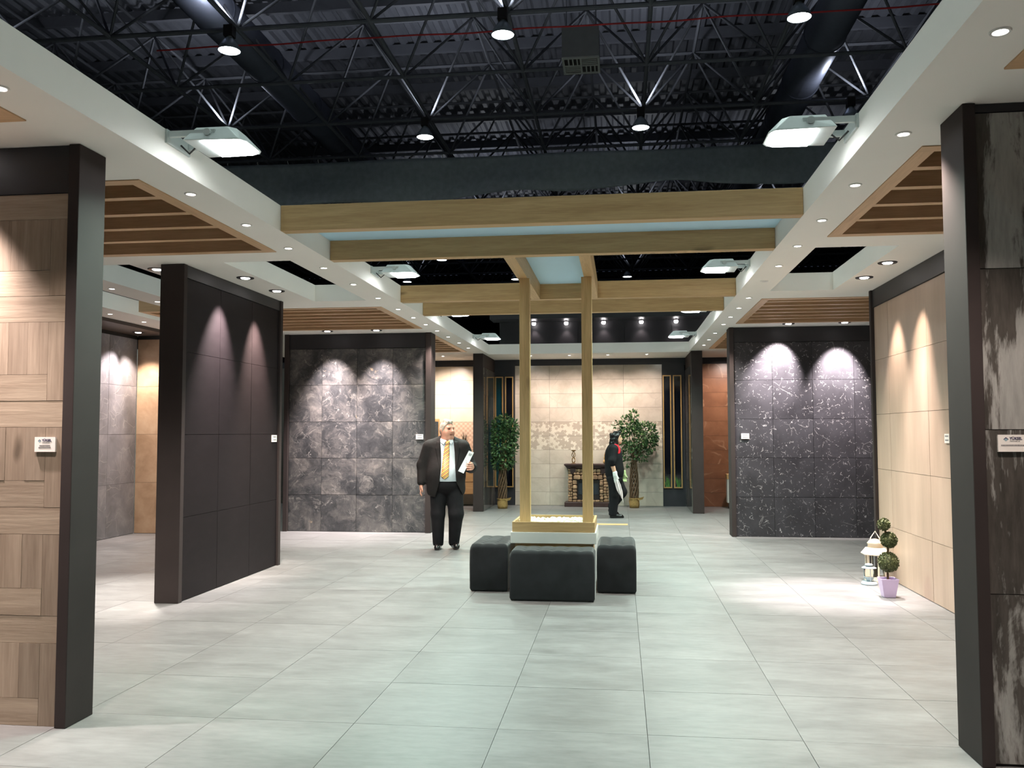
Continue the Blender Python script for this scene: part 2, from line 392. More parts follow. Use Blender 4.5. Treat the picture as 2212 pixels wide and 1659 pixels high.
# ventilation box
vb = thing('ventilation_box', 'grey box with square louvred air outlet hanging from the trusses', 'air vent', (-.855, 20.35, 10.2))
MB().box(-1.285, -.425, 19.9, 20.8, 10.24, 10.95).build('housing', plain('vent_grey', S(112, 112, 116), .6), vb)
mv = plain('vent_white', S(150, 152, 150), .6)
f = MB(); f.box(-1.29, -.42, 19.89, 19.95, 10.2, 10.24).box(-1.29, -.42, 20.75, 20.81, 10.2, 10.24).box(-1.29, -1.24, 19.95, 20.75, 10.2, 10.24).box(-.47, -.42, 19.95, 20.75, 10.2, 10.24).box(-.875, -.835, 19.95, 20.75, 10.2, 10.24).box(-1.24, -.47, 20.33, 20.37, 10.2, 10.24)
f.build('outlet_frame', mv, vb)
MB().box(-1.28, -.43, 19.92, 20.79, 10.225, 10.239).build('outlet_dark', M['trim_black'], vb)
for qx in (0, 1):
    for qy in (0, 1):
        x0, y0 = -1.235 + qx * .4, 19.96 + qy * .41
        for k in range(3):
            if (qx + qy) % 2 == 0: MB().box(x0 + .08 + k * .1, x0 + .11 + k * .1, y0, y0 + .36, 10.205, 10.226).build('louvre', mv, vb)
            else: MB().box(x0, x0 + .355, y0 + .07 + k * .1, y0 + .1 + k * .1, 10.205, 10.226).build('louvre', mv, vb)
for a in (-1.2, -.5): MB().tube((a, 20.35, 10.9), (a, 20.35, 12.5), .012, n=5).build('hanger', M['dark_metal'], vb)

# high bay lamps
def high_bay(x, y, label, lit=True):
    t = thing('high_bay_lamp', label, 'lamp', (x, y, 9.75), 'high bay lamps in the hall')
    MB().lathe([(.235, 0), (.24, .01), (.2, .12), (.12, .24), (.07, .3), (.07, .32), (.06, .32), (.11, .235), (.19, .12), (.228, .012)], 20, (x, y, 9.75), close=True).build('reflector', plain('spun_aluminium', S(150, 160, 168), .35, .6) if 'refl' not in M else M['refl'], t, smooth=True)
    MB().lathe([(.0, .012), (.225, .012), (.225, .02), (0, .02)], 20, (x, y, 9.75)).build('lens', M['lens_cool'], t)
    MB().box(x - .1, x + .1, y - .1, y + .1, 10.06, 10.3).build('ballast_box', M['trim_black'], t)
    xn = .69 + 2.985 * round((x - .69) / 2.985); MB().tube((x, y, 10.28), (xn, y, 10.4), .015, n=6).build('hook', M['dark_metal'], t)
    if y > 10: light('SPOT', 'added_roof_uplight', (x, y, 10.5), (x, y, 13), 140 if y < 25 else 150, (.9, .95, 1.0), t, 165, .5, .2)  # added upward fill spot, brightens the trusses and roof deck
    if lit: light('SPOT', 'high_bay_light', (x, y, 9.7), (x, y, 0), E_HIGHBAY, HBAY, t, 140, .5, .2)
M['refl'] = plain('spun_aluminium', S(150, 160, 168), .35, .6)
rows = {0: (17.55, -2.35), 1: (23.5, .6), -1: (11.6, .6), -2: (5.65, -2.35), -3: (-.3, .6), 4: (40.6, -2.45), 5: (46.3, .4), 3: (35.4, .6)}
LAB = {(0, -2): 'first row, beyond the left picture edge', (1, -2): 'second row, hidden behind the left fascia', (0, -1): 'first row above the hall, leftmost', (0, 0): 'first row above the hall, in the middle', (0, 1): 'first row above the hall, rightmost',
       (1, -1): 'second row in front of the banner, leftmost', (1, 0): 'second row in front of the banner, middle', (1, 1): 'second row by the right floodlight',
       (4, -1): 'just below the second wooden beam', (5, -2): 'tiny in the gap, beside second left floodlight', (5, -1): 'tiny in the gap, beside the left wooden post', (5, 0): 'tiny in the gap, between right post and floodlight'}
for r, (y, x0) in rows.items():
    for k in ((-2, -1, 0, 1) if r in (0, 1) else (-1, 0, 1) if r < 4 else ((-1,) if r == 4 else (-2, -1, 0))):
        x = 6.05 if (r, k) == (1, 1) else x0 + k * 5.93
        if r in (2, 3): high_bay(x, y, 'bell shaped hall lamp hidden behind the %s, %s' % ('dark banner' if r == 2 else 'front oak beams', ['left', 'middle', 'right'][k + 1]), False)
        elif r >= 0: high_bay(x, y, 'bell shaped lit hall lamp, ' + LAB[(r, k)], r < 4)
        else: high_bay(x, y, 'bell shaped lit hall lamp over the front of the stand, %s row, %s' % (ORD[-r], ['left', 'middle', 'right'][k + 1]), True)

# ------------------------------------------------------------------ white ceiling with openings
def slab(name, xs, ys, holes, z0, z1, mat):
    xs = sorted(set(xs) | {v for h in holes for v in h[:2]}); ys = sorted(set(ys) | {v for h in holes for v in h[2:]})
    solid = lambda i, j: 0 <= i < len(xs) - 1 and 0 <= j < len(ys) - 1 and not any(h[0] - 1e-6 <= xs[i] and xs[i + 1] <= h[1] + 1e-6 and h[2] - 1e-6 <= ys[j] and ys[j + 1] <= h[3] + 1e-6 for h in holes)
    mb = MB(); idx = {}
    def V(i, j, k):
        if (i, j, k) not in idx: idx[(i, j, k)] = len(mb.v); mb.v.append((xs[i], ys[j], (z0, z1)[k]))
        return idx[(i, j, k)]
    for i in range(len(xs) - 1):
        for j in range(len(ys) - 1):
            if not solid(i, j): continue
            mb.f.append((V(i, j, 0), V(i, j + 1, 0), V(i + 1, j + 1, 0), V(i + 1, j, 0)))
            mb.f.append((V(i, j, 1), V(i + 1, j, 1), V(i + 1, j + 1, 1), V(i, j + 1, 1)))
            if not solid(i - 1, j): mb.f.append((V(i, j, 0), V(i, j, 1), V(i, j + 1, 1), V(i, j + 1, 0)))
            if not solid(i + 1, j): mb.f.append((V(i + 1, j, 0), V(i + 1, j + 1, 0), V(i + 1, j + 1, 1), V(i + 1, j, 1)))
            if not solid(i, j - 1): mb.f.append((V(i, j, 0), V(i + 1, j, 0), V(i + 1, j, 1), V(i, j, 1)))
            if not solid(i, j + 1): mb.f.append((V(i, j + 1, 0), V(i, j + 1, 1), V(i + 1, j + 1, 1), V(i + 1, j + 1, 0)))
    return mb.build(name, mat)
XL, XR = -2.632, 1.333
SLATS = [('left', -5.0, -2.965, 1.8, 4.02, 4, 'front left, cut off by the picture edge'), ('left', -5.0, -2.965, 5.06, 7.27, 4, 'behind the front wood tile panel'),
         ('left', -6.2, -2.965, 10.64, 12.95, 6, 'above the grey slate panel'), ('left', -4.8, -2.965, 13.85, 16.84, 7, 'farthest one above the cream bathroom corner'),
         ('right', 1.668, 3.6, 1.8, 3.98, 4, 'front right, cut off by the picture edge'), ('right', 1.668, 3.7, 5.02, 7.29, 4, 'beside the front right panel'),
         ('right', 1.668, 4.4, 10.61, 13.0, 6, 'above the black marble panel'), ('right', 1.66, 3.4, 14.0, 16.84, 7, 'farthest one above the brown wall')]
OPEN = [(XL, XR, -6, 17.45), (-3.64, -3.0, 7.67, 10.12), (1.67, 2.356, 7.72, 10.07), (-5.276, -4.56, 7.65, 10.12), (-6.42, -5.675, 6.5, 12.0)]
ceil = slab('ceiling', [-6.95, 6.0], [-6, 18.84], OPEN + [s[1:5] for s in SLATS], ZC, ZT, M['white']); tag(ceil, kind='structure')
ck = MB().box(-9, -6.951, 2, 13.1, 3.085, ZT).build('ceiling_canopy', plain('dark_brown_board', S(74, 66, 62), .5)); tag(ck, kind='structure')
for side, x0, x1, y0, y1, ns, where in SLATS:
    t = thing('slat_panel', 'oak slat ceiling inset, %s' % where, 'ceiling panel', ((x0 + x1) / 2, (y0 + y1) / 2, ZC - .004), 'oak slat ceiling insets')
    w = .095; e = .002
    MB().box(x0 + e, x1 - e, y0 + e, y0 + w, ZC - .006, ZT).build('frame', M['slat_wood'], t)
    MB().box(x0 + e, x1 - e, y1 - w, y1 - e, ZC - .006, ZT).build('frame', M['slat_wood'], t)
    MB().box(x0 + e, x0 + w, y0 + w, y1 - w, ZC - .006, ZT).build('frame', M['slat_wood_y'], t)
    MB().box(x1 - w, x1 - e, y0 + w, y1 - w, ZC - .006, ZT).build('frame', M['slat_wood_y'], t)
    MB().box(x0 + w, x1 - w, y0 + w, y1 - w, ZT - .02, ZT - .002).build('backing', M['slat_shade_lid'], t)  # added dark lid, keeps hall light off the slat faces
    for k in range(ns):
        c = y0 + w / 2 + (y1 - y0 - w) * (k + 1) / (ns + 1)
        MB().box(x0 + w, x1 - w, c - .035, c + .035, ZC + .012, ZC + .17).build('slat', M['slat_wood'], t)

# ------------------------------------------------------------------ oak beams, blue panels, posts
def beam(label, x0, x1, y0, y1, mat, z0=ZC, z1=ZT):
    tag(MB().box(x0, x1, y0, y1, z0, z1).build('ceiling_beam', mat, bevel=.002), label, 'beam')
beam('nearest oak beam spanning the wide central ceiling opening', XL + .002, XR - .002, 6.52, 6.626, M['beam_wood'])
beam('second oak beam spanning the opening, behind the nearest beam', XL + .002, XR - .002, 7.70, 7.806, M['beam_wood'])
beam('third oak beam spanning the opening, at the post tops', XL + .002, XR - .002, 10.3, 10.406, M['beam_wood'])
beam('farthest oak beam spanning the central ceiling opening', XL + .002, XR - .002, 11.5, 11.606, M['beam_wood'])
beam('short lengthwise oak beam on top of the left post', -1.042, -.937, 7.808, 10.298, M['beam_wood_y'])
beam('short lengthwise oak beam on top of the right post', -.362, -.257, 7.808, 10.298, M['beam_wood_y'])
tag(MB().box(XL + .002, XR - .002, 6.628, 7.698, ZT - .022, ZT - .004).build('blue_ceiling_panel', M['blue_panel']), 'pale blue board lying across the two front oak beams', 'ceiling panel')
tag(MB().box(-.935, -.364, 7.808, 10.298, ZT - .022, ZT - .004).build('blue_ceiling_panel', M['blue_panel']), 'pale blue board between the two lengthwise oak beams', 'ceiling panel')
for x, l in ((-.968, 'left'), (-.336, 'right')):
    tag(MB().box(x - .052, x + .052, 8.86, 8.964, .601, ZC - .001).build('oak_post', M['post_wood'], bevel=.002), '%s tall square oak post rising from the pebble planter' % l, 'post')

# ------------------------------------------------------------------ tiled walls and panels
box_cache = {}
def tile(parent, plane, at, u0, u1, z0, z1, mat, th=.009, gap=.0018, name='tile'):
    """plane 'y-' faces the camera side, 'x+' faces right, 'x-' faces left"""
    du, dz = u1 - u0 - 2 * gap, z1 - z0 - 2 * gap; j = random.uniform(-.0012, .0012)
    key = (plane, round(du, 4), round(dz, 4), mat.name, th)
    if key not in box_cache:
        d = (du, th, dz) if plane == 'y-' else (th, du, dz)
        me = MB().box(-d[0] / 2, d[0] / 2, -d[1] / 2, d[1] / 2, -d[2] / 2, d[2] / 2).mesh(name); me.materials.append(mat); box_cache[key] = me
    u = (u0 + u1) / 2; z = (z0 + z1) / 2
    loc = (u, at - th / 2 + j, z) if plane == 'y-' else ((at + th / 2 + j if plane == 'x+' else at - th / 2 - j), u, z)
    return child_mesh(name, box_cache[key], None, parent, loc)
def grid(parent, plane, at, us, zs, mat, **kw):
    for a, b in zip(us, us[1:]):
        for c, d in zip(zs, zs[1:]): tile(parent, plane, at, a, b, c, d, mat, **kw)

# front left: oak plank look tiles
t = thing('display_panel', 'front left display panel of oak plank tiles with charcoal edge', 'display panel', (-4.0, 4.5, 0))
MB().box(-5.2, -2.98, 4.42, 4.58, 0, 3.13).build('core', M['panel_core'], t)
MB().box(-5.2, -2.975, 4.404, 4.419, 2.868, 3.13).build('header', M['black_paint'], t)
MB().box(-2.979, -2.915, 4.385, 4.63, 0, 3.131).build('end_post', M['charcoal'], t, bevel=.004)
ZS = [0, .578, 1.154, 1.729, 2.302, 2.866]
for c in range(3):
    xr = -2.98 - c * .578
    for k in range(5):
        z0, z1 = ZS[k], ZS[k + 1]; h = z1 - z0; q = h * .25; rr = .108
        if (c + 0) % 2 == 0:
            tile(t, 'y-', 4.419, xr - .578, xr, z1 - q, z1, M['plank_h'], gap=.001)
            x = xr - .578
            for wdt in (.115, .12, .115, .12): tile(t, 'y-', 4.419, x, x + wdt, z0 + q, z1 - q, M['plank_v'], gap=.0006); x += wdt
            tile(t, 'y-', 4.419, xr - rr, xr, z0, z1 - q, M['plank_v'], gap=.001)
            tile(t, 'y-', 4.419, xr - .578, xr - rr, z0, z0 + q, M['plank_h'], gap=.001)
        else:
            for m in range(5): tile(t, 'y-', 4.419, xr - .578 + m * .1156, xr - .578 + (m + 1) * .1156, z0, z1, M['plank_v'], gap=.0008)
# front right: brushed metal look tiles
t = thing('display_panel', 'front right display panel of streaky grey metal-look tiles', 'display panel', (2.9, 4.5, 0))
MB().box(1.71, 4.6, 4.42, 4.6, 0, 3.13).build('core', M['panel_core'], t)
MB().box(1.645, 1.705, 4.385, 4.68, 0, 3.131).build('end_post', M['charcoal'], t, bevel=.004)
MB().box(1.706, 4.6, 4.404, 4.419, 3.09, 3.13).build('header', M['black_paint'], t)
grid(t, 'y-', 4.419, [1.708, 2.48, 3.25, 4.02], [.012, .791, 1.561, 2.33, 3.088], M['rust'])
# left: black panel
t = thing('display_panel', 'tall black basalt display panel at left, edge facing us', 'display panel', (-4.14, 8.87, 0))
MB().box(-4.245, -4.05, 7.72, 10.05, 0, 3.13).build('core', M['panel_core'], t)
MB().box(-4.257, -4.022, 7.67, 7.735, 0, 3.131).build('end_post', M['charcoal'], t, bevel=.004)
MB().box(-4.257, -4.015, 10.0, 10.07, 0, 3.131).build('end_post', M['charcoal'], t, bevel=.004)
MB().box(-4.049, -4.03, 7.735, 10.0, 3.012, 3.13).build('header', M['black_paint'], t)
grid(t, 'x+', -4.049, [7.736, 8.468, 9.24, 9.998], [.004, .772, 1.541, 2.315, 3.01], M['black_tile'])
# left centre: slate panel
t = thing('display_panel', 'display panel of twenty mottled grey slate tiles behind the man', 'display panel', (-4.1, 13.6, 0))
MB().box(-5.31, -2.96, 13.52, 13.75, 0, 3.13).build('core', M['panel_core'], t)
MB().box(-5.338, -5.268, 13.46, 13.78, 0, 3.131).build('end_post', M['charcoal'], t, bevel=.004)
MB().box(-3.032, -2.945, 13.46, 13.78, 0, 3.131).build('end_post', M['charcoal'], t, bevel=.004)
MB().box(-5.268, -3.032, 13.49, 13.519, 2.897, 3.13).build('header', M['black_paint'], t)
grid(t, 'y-', 13.519, [-5.266, -4.725, -4.152, -3.57, -3.034], [.004, .58, 1.157, 1.733, 2.315, 2.895], M['stone'], gap=.0025)
# right centre: marble panel
t = thing('display_panel', 'black white-veined marble display panel at right', 'display panel', (2.7, 13.6, 0))
MB().box(1.65, 3.74, 13.52, 13.75, 0, 3.13).build('core', M['panel_core'], t)
MB().box(1.628, 1.692, 13.46, 13.78, 0, 3.131).build('end_post', M['charcoal'], t, bevel=.004)
MB().box(3.69, 3.76, 13.46, 13.78, 0, 3.131).build('end_post', M['charcoal'], t, bevel=.004)
MB().box(1.692, 3.69, 13.49, 13.519, 2.907, 3.13).build('header', M['black_paint'], t)
grid(t, 'y-', 13.519, [1.693, 2.256, 2.838, 3.433, 3.689], [.004, .588, 1.173, 1.752, 2.335, 2.905], M['marble'], gap=.0025)
# right: sand panel
t = thing('display_panel', 'sand beige striped tile display panel at right, receding', 'display panel', (2.92, 8.9, 0))
MB().box(2.82, 3.04, 7.55, 10.2, 0, 3.13).build('core', M['panel_core'], t)
MB().box(2.775, 3.05, 10.15, 10.215, 0, 3.131).build('end_post', M['charcoal'], t, bevel=.004)
MB().box(2.775, 3.05, 7.48, 7.55, 0, 3.131).build('end_post', M['charcoal'], t, bevel=.004)
MB().box(2.795, 2.819, 7.55, 10.15, 2.94, 3.13).build('header', M['black_paint'], t)
grid(t, 'x-', 2.819, [7.552, 7.91, 8.49, 9.06, 9.66, 10.148], [.004, .555, 1.15, 1.745, 2.345, 2.938], M['beige_tile'])
# far left corner
t = thing('display_panel', 'blue grey stone tile wall in the far left corner', 'display panel', (-7.6, 11.5, 0))
MB().box(-7.75, -7.56, 9.0, 12.96, 0, 3.084).build('core', M['panel_core'], t)
grid(t, 'x+', -7.56, [9.9, 10.67, 11.44, 12.2, 12.95], [.004, .79, 1.54, 2.287, 3.03], M['grey_tile'])
t = thing('display_panel', 'tan stone tile wall in the far left corner', 'display panel', (-6.8, 13.05, 0))
MB().box(-7.55, -6.0, 12.97, 13.1, 0, 3.084).build('core', M['panel_core'], t)
grid(t, 'y-', 12.969, [-7.548, -6.79, -6.01], [.004, .79, 1.54, 2.287, 3.03], M['tan_tile'])
t = thing('display_panel', 'dark panel edge just beside the front left panel, half hidden', 'display panel', (-6.9, 10.0, 0))
MB().box(-7.0, -6.8, 9.2, 10.62, 0, 3.08).build('core', M['panel_core'], t)
MB().box(-7.0, -6.78, 10.6, 10.68, 0, 3.084).build('end_post', M['charcoal'], t)

# back walls
YB = 18.86
RZ = [.003, .291, .587, .886, 1.184, 1.482, 1.789, 2.09, 2.39, 2.696, 3.0]
wb = MB().box(-2.27, .872, YB, YB + .2, 0, 3.0).build('wall_back', M['grout']); tag(wb, kind='structure')
for k, (c, d) in enumerate(zip(RZ, RZ[1:])):
    for a, b in zip([-2.27, -1.521, -.727, .06, .872], [-1.521, -.727, .06, .872]):
        tile(wb, 'y-', YB, a, b, c, d, M['floral'] if k in (4, 5) else M['back_tile'], gap=.002)
hd = MB().box(-9, 6, YB - .012, YB + .2, 3.0, 3.131); hd.box(-2.72, -2.272, YB - .012, YB + .2, 0, 3.0).box(.874, 1.345, YB - .012, YB + .2, 0, 3.0)
tag(hd.build('wall_back_header', plain('blue_black_paint', S(44, 46, 52), .45)), kind='structure')
wl = MB().box(-9, -2.9, YB, YB + .2, 0, 2.999).build('wall_back_left', M['grout']); tag(wl, kind='structure')
for k, (c, d) in enumerate(zip(RZ, RZ[1:])):
    for a, b in zip([-5.49, -4.89, -4.29, -3.69, -3.09], [-4.89, -4.29, -3.69, -3.09, -2.91]):
        tile(wl, 'y-', YB, a, b, c, d, M['hexdecor'] if k in (4, 5) else M['bath_tile'], gap=.002)
wr = MB().box(1.56, 6, YB, YB + .2, 0, 2.999).build('wall_back_right', M['grout']); tag(wr, kind='structure')
for k, (c, d) in enumerate(zip(RZ, RZ[1:])):
    for a, b in zip([1.57, 2.36, 3.15], [2.36, 3.15, 3.94]): tile(wr, 'y-', YB, a, b, c, d, M['brown_tile'], gap=.0015)
for nm, x0, x1, pl, lab in (('wall_pier_left', -2.912, -2.715, 'x+', 'l'), ('wall_pier_right', 1.36, 1.57, 'x-', 'r')):
    p = MB().box(x0, x1, 17.22, YB, 0, 3.131).build(nm, M['charcoal']); tag(p, kind='structure')
    for c, d in zip([.003, .58, 1.157, 1.733, 2.31], [.58, 1.157, 1.733, 2.31, 2.86]):
        for a, b in ((17.3, 18.08), (18.08, 18.845)): tile(p, pl, x1 if pl == 'x+' else x0, a, b, c, d, M['gloss_marble'])
tag(MB().box(-9.2, -9.0, 2, 19, 0, ZC).build('wall_left', M['white']), kind='structure')
tag(MB().box(6.0, 6.2, 2, 19, 0, ZC).build('wall_right', M['white']), kind='structure')
# upper dark wall with spotlights
uw = MB().box(-2.62, 6, 18.95, 19.15, ZT, 4.45).build('wall_upper', M['black_paint']); tag(uw, kind='structure')
cp = MB().box(-2.75, 6, 18.35, 18.95, 3.96, 4.45).build('trim_1', M['black_paint']); tag(cp, kind='structure')
for a in (-1.9, -.9, .1, 1.1): MB().box(a, a + .985, 18.93, 18.95, 3.36, 3.85).build('panel', M['black_paint'], uw)

# ------------------------------------------------------------------ small lamps
ring_me = MB().lathe([(.028, 0), (.03, -.005), (.039, -.006), (.042, 0), (.042, .003), (.028, .003)], 20, close=True).mesh('trim_ring'); ring_me.materials.append(M['trim_white'])
lens_me = MB().lathe([(0, -.0055), (.02, -.005), (.029, -.001), (.029, .003), (0, .003)], 16).mesh('lens'); lens_me.materials.append(M['lens_warm'])
lensoff_me = lens_me.copy(); lensoff_me.materials.clear(); lensoff_me.materials.append(M['lens_off'])
def downlight(x, y, label, energy, group, lit=True, target=None, angle=104, color=WARM, z=ZC):
    t = thing('recessed_downlight', label, 'downlight', (x, y, z), group)
    child_mesh('trim_ring', ring_me, None, t, (x, y, z - .001)); child_mesh('lens', lens_me if lit else lensoff_me, None, t, (x, y, z - .001))
    if lit and energy: light('SPOT', 'downlight_beam', (x, y, z - .02), target or (x, y, 0), energy, color, t, angle, .9, .03)
for k, y in enumerate([3.62, 5.42, 6.29, 7.14, 8.04, 8.98, 9.94, 10.87, 11.7, 12.47, 13.27, 14.14, 15.12, 16.06]):
    downlight(-2.808, y, '%s downlight from the front along the left white soffit' % ORD[k], E_DOWN, 'left soffit downlights')
for k, y in enumerate([3.6, 4.8, 5.77, 6.71, 7.62, 8.52, 9.37, 10.51, 11.36, 12.22, 13.05, 14.2, 15.2, 16.11]):
    if k == 6: downlight(1.502, y, 'unlit downlight among the lit ones along the right white soffit', 0, 'right soffit downlights', False)
    else: downlight(1.502, y, '%s downlight from the front along the right white soffit' % ORD[k], E_DOWN, 'right soffit downlights')
for k, (x, y) in enumerate([(-5.5, 8.9), (-5.5, 9.85), (-6.69, 10.8), (-6.69, 11.63)]):
    downlight(x, y, '%s small downlight from the left, beyond the front left panel' % ['upper first', 'upper second', 'lower first', 'lower second'][k], E_DOWN, 'far left downlights')
for k, (x, lit) in enumerate([(-3.62, 1), (-1.83, 1), (-1.03, 1), (-.25, 1), (.53, 1)]):
    lab = ['downlight in the end soffit over the bathroom corner', 'downlight in the end soffit beside the left post', 'downlight in the end soffit left of the right post', 'brightest downlight in the end soffit, right of the right post', 'downlight in the end soffit near the right pier'][k]
    downlight(x, 17.85 if x > -3 else 17.68, lab, E_SPOT * (.9 if k else 2.7), 'end soffit downlights', True, (x, 18.86, 1.6), 95)
downlight(2.3, 17.7, 'added unseen downlight in the end soffit, behind the marble panel', E_SPOT * 1.5, 'end soffit downlights', True, (2.1, 18.86, 1.7), 95)  # unseen lamp added to light the brown wall
for sx, nm, ys_ in ((3.95, 'right', [.9, 2.2, 3.4, 5.6, 6.8]), (-5.4, 'left', [.9, 2.2, 3.4, 5.2, 6.2])):
    for k, y in enumerate(ys_): downlight(sx, y, '%s added downlight of the %s side bay, unseen behind the front panel' % (ORD[k], nm), E_DOWN * 1.5, 'added side bay downlights', angle=120)  # unseen rows added so floor bounce lifts the white ceiling
oval_me = MB().lathe([(.046, .002), (.05, -.005), (.084, -.007), (.088, 0), (.088, .003), (.046, .003)], 24, close=True).mesh('gimbal_ring'); oval_me.materials.append(M['trim_black'])
head_me = MB().lathe([(.0, -.01), (.038, -.008), (.046, 0), (.046, .003), (0, .003)], 20).mesh('spot_lens'); head_me.materials.append(M['lens_pink'])
headoff_me = head_me.copy(); headoff_me.materials.clear(); headoff_me.materials.append(M['trim_black'])
def gimbal(x, y, label, beams, lit=True, z=ZC):
    t = thing('gimbal_spotlight', label, 'spotlight', (x, y, z), 'black ringed ceiling spotlights')
    child_mesh('gimbal_ring', oval_me, None, t, (x, y, z - .001))
    o = child_mesh('spot_lens', head_me if lit else headoff_me, None, t, (x, y, z - .004))
    for (tg, e, ang, bl, col) in beams: light('SPOT', 'spot_beam', (x, y, z - .03), tg, e * 1.2, col, t, ang, bl, .025)
gimbal(-3.78, 8.46, 'near black ringed spotlight by the black panel top', [((-4.04, 8.4, 2.15), 520, 60, 1.0, PINK)])
gimbal(-3.78, 9.285, 'far black ringed spotlight by the black panel top', [((-4.04, 9.33, 2.1), 600, 52, 1.0, (1, .78, .68))])
gimbal(-4.5, 13.08, 'left black ringed spotlight above the slate panel', [((-4.55, 13.5, 1.9), 330, 62, 1.0, PINK), ((-4.6, 13.1, 0), 420, 66, .9, PINK)])
gimbal(-3.717, 13.07, 'right black ringed spotlight above the slate panel', [((-3.75, 13.5, 1.8), 330, 62, 1.0, PINK), ((-3.9, 13.0, 0), 320, 66, .9, PINK)])
gimbal(2.433, 13.11, 'left black ringed spotlight above the marble panel', [((2.3, 13.5, 2.45), 600, 62, .8, PINK)])
gimbal(3.212, 13.07, 'right black ringed spotlight above the marble panel', [((3.2, 13.5, 2.3), 600, 58, .8, PINK)])
gimbal(2.483, 8.49, 'near black ringed spotlight by the sand panel', [((2.8, 8.7, 1.8), 105, 50, .8, (1, .82, .70)), ((2.3, 8.9, 0), 320, 60, .9, PINK)])
gimbal(2.483, 9.28, 'far bright black ringed spotlight by the sand panel', [((2.8, 9.4, 1.8), 105, 50, .8, (1, .82, .70)), ((1.95, 8.85, 0), 900, 40, .9, PINK)])
gimbal(-7.25, 12.45, 'black ringed spotlight in the dark far left canopy', [((-7.4, 12.96, 1.4), 170, 75, .8, WARM), ((-7.56, 11.8, 1.4), 170, 70, .8, PINK)], z=3.085)
gimbal(-3.62, 4.2, 'black ringed spotlight over the front left panel', [((-3.78, 4.42, 1.3), 85, 70, 1.0, (1, .80, .68)), ((-3.4, 4.1, 0), 300, 70, .9, PINK)])
gimbal(-4.42, 7.9, 'black ringed spotlight left of the black panel', [((-4.6, 8.1, 0), 900, 54, .9, (1, .92, .84))])
for k, x in enumerate([-1.85, -1.15, -.35, .45, 1.18, 1.95]):
    t = thing('wall_spotlight', '%s bare spotlight from the left on the high dark wall' % ORD[k], 'spotlight', (x, 18.8, 3.9), 'spotlights on the high dark wall')
    MB().lathe([(.0, -.03), (.03, -.028), (.045, 0), (.04, .03), (0, .03)], 16, (x, 18.8, 3.9)).build('bulb', M['lens_pink'], t)
    MB().tube((x, 18.8, 3.93), (x, 18.8, 3.961), .03, n=12).build('socket', M['trim_black'], t)
    light('SPOT', 'spot_beam', (x, 18.8, 3.84), (x, 18.93, 3.4), 5, PINK, t, 90, .8, .03)
# floodlights on the fascias
M['flood_body'] = plain('pale_grey_casting', S(206, 212, 210), .45, .1)
def flood(s, y, label):
    x = XL if s > 0 else XR
    t = thing('floodlight', label, 'floodlight', (x, y, ZC + .1), 'floodlights on the fascias')
    X = lambda d: x + s * d
    b = MB()
    lo = [(.12, -.17), (.46, -.15), (.49, -.10), (.49, .10), (.46, .15), (.12, .17)]; hi = [(.17, -.10), (.36, -.10), (.40, -.06), (.40, .06), (.36, .10), (.17, .10)]
    vs = [(X(d), y + e, 3.25) for d, e in lo] + [(X(d), y + e, 3.345) for d, e in hi]; n = 6
    b.add(vs, [tuple(range(n)), tuple(range(n, 2 * n))] + [(i, (i + 1) % n, n + (i + 1) % n, n + i) for i in range(n)]).build('housing', M['flood_body'], t, bevel=.006)
    l = MB(); pl = [(.225, -.145), (.445, -.135), (.475, -.09), (.475, .09), (.445, .135), (.225, .145)]
    l.add([(X(d), y + e, 3.249) for d, e in pl] + [(X(.24 + (d - .24) * .9), y + e * .9, 3.238) for d, e in pl], [tuple(range(n)), tuple(range(n, 2 * n))] + [(i, (i + 1) % n, n + (i + 1) % n, n + i) for i in range(n)]).build('lens', M['lens_cool'], t)
    for e in (-.12, .12): MB().box(min(X(.012), X(.3)), max(X(.012), X(.3)), y + e - .012, y + e + .012, 3.285, 3.32).build('bracket_arm', M['flood_body'], t)
    MB().box(min(X(.0), X(.014)), max(X(.0), X(.014)), y - .14, y + .14, 3.25, 3.33).build('bracket_plate', M['flood_body'], t)
    MB().tube((X(.26), y - .15, 3.3), (X(.26), y + .15, 3.3), .022, n=10).build('pivot', M['flood_body'], t)
    MB().path([(X(.13), y, 3.27), (X(.07), y + .02, 3.23), (X(.02), y + .01, 3.28)], .006, 5).build('cable', M['trim_black'], t)
    light('AREA', 'flood_light', (X(.35), y, 3.225), (X(.75), y - .1, 0), E_FLOOD, COOL, t, size=.22)
for k, y in enumerate([4.9, 9.15, 12.35, 15.65]): flood(1, y, '%s floodlight from the front on the left fascia' % ORD[k])
for k, y in enumerate([5.15, 9.3, 12.4, 15.75]): flood(-1, y, '%s floodlight from the front on the right fascia' % ORD[k])

# ------------------------------------------------------------------ planter with pebbles and ottomans
pt = thing('pebble_planter', 'square oak and white planter box under the oak posts', 'planter', (-.675, 9.15, 0))
MB().box(-1.06, -.29, 8.78, 9.52, 0, .455).build('base', M['beam_wood'], pt, bevel=.003)
MB().box(-1.1, -.25, 8.74, 9.56, .455, .565).build('white_band', M['white_gloss'], pt, bevel=.004)
PX0, PX1, PY0, PY1 = -1.085, -.265, 8.755, 9.545
for b in ((PX0, PX1, PY0, PY0 + .022), (PX0, PX1, PY1 - .022, PY1)): MB().box(b[0], b[1], b[2], b[3], .566, .665).build('side_board', M['beam_wood'], pt, bevel=.002)
for b in ((PX0, PX0 + .022), (PX1 - .022, PX1)): MB().box(b[0], b[1], PY0 + .022, PY1 - .022, .566, .665).build('side_board', M['beam_wood_y'], pt, bevel=.002)
MB().box(PX0 + .022, PX1 - .022, PY0 + .022, PY1 - .022, .566, .6).build('tray', M['trim_white'], pt)
mpeb = plain('white_pebble', S(244, 240, 226), .6, var=.08, scale=20)
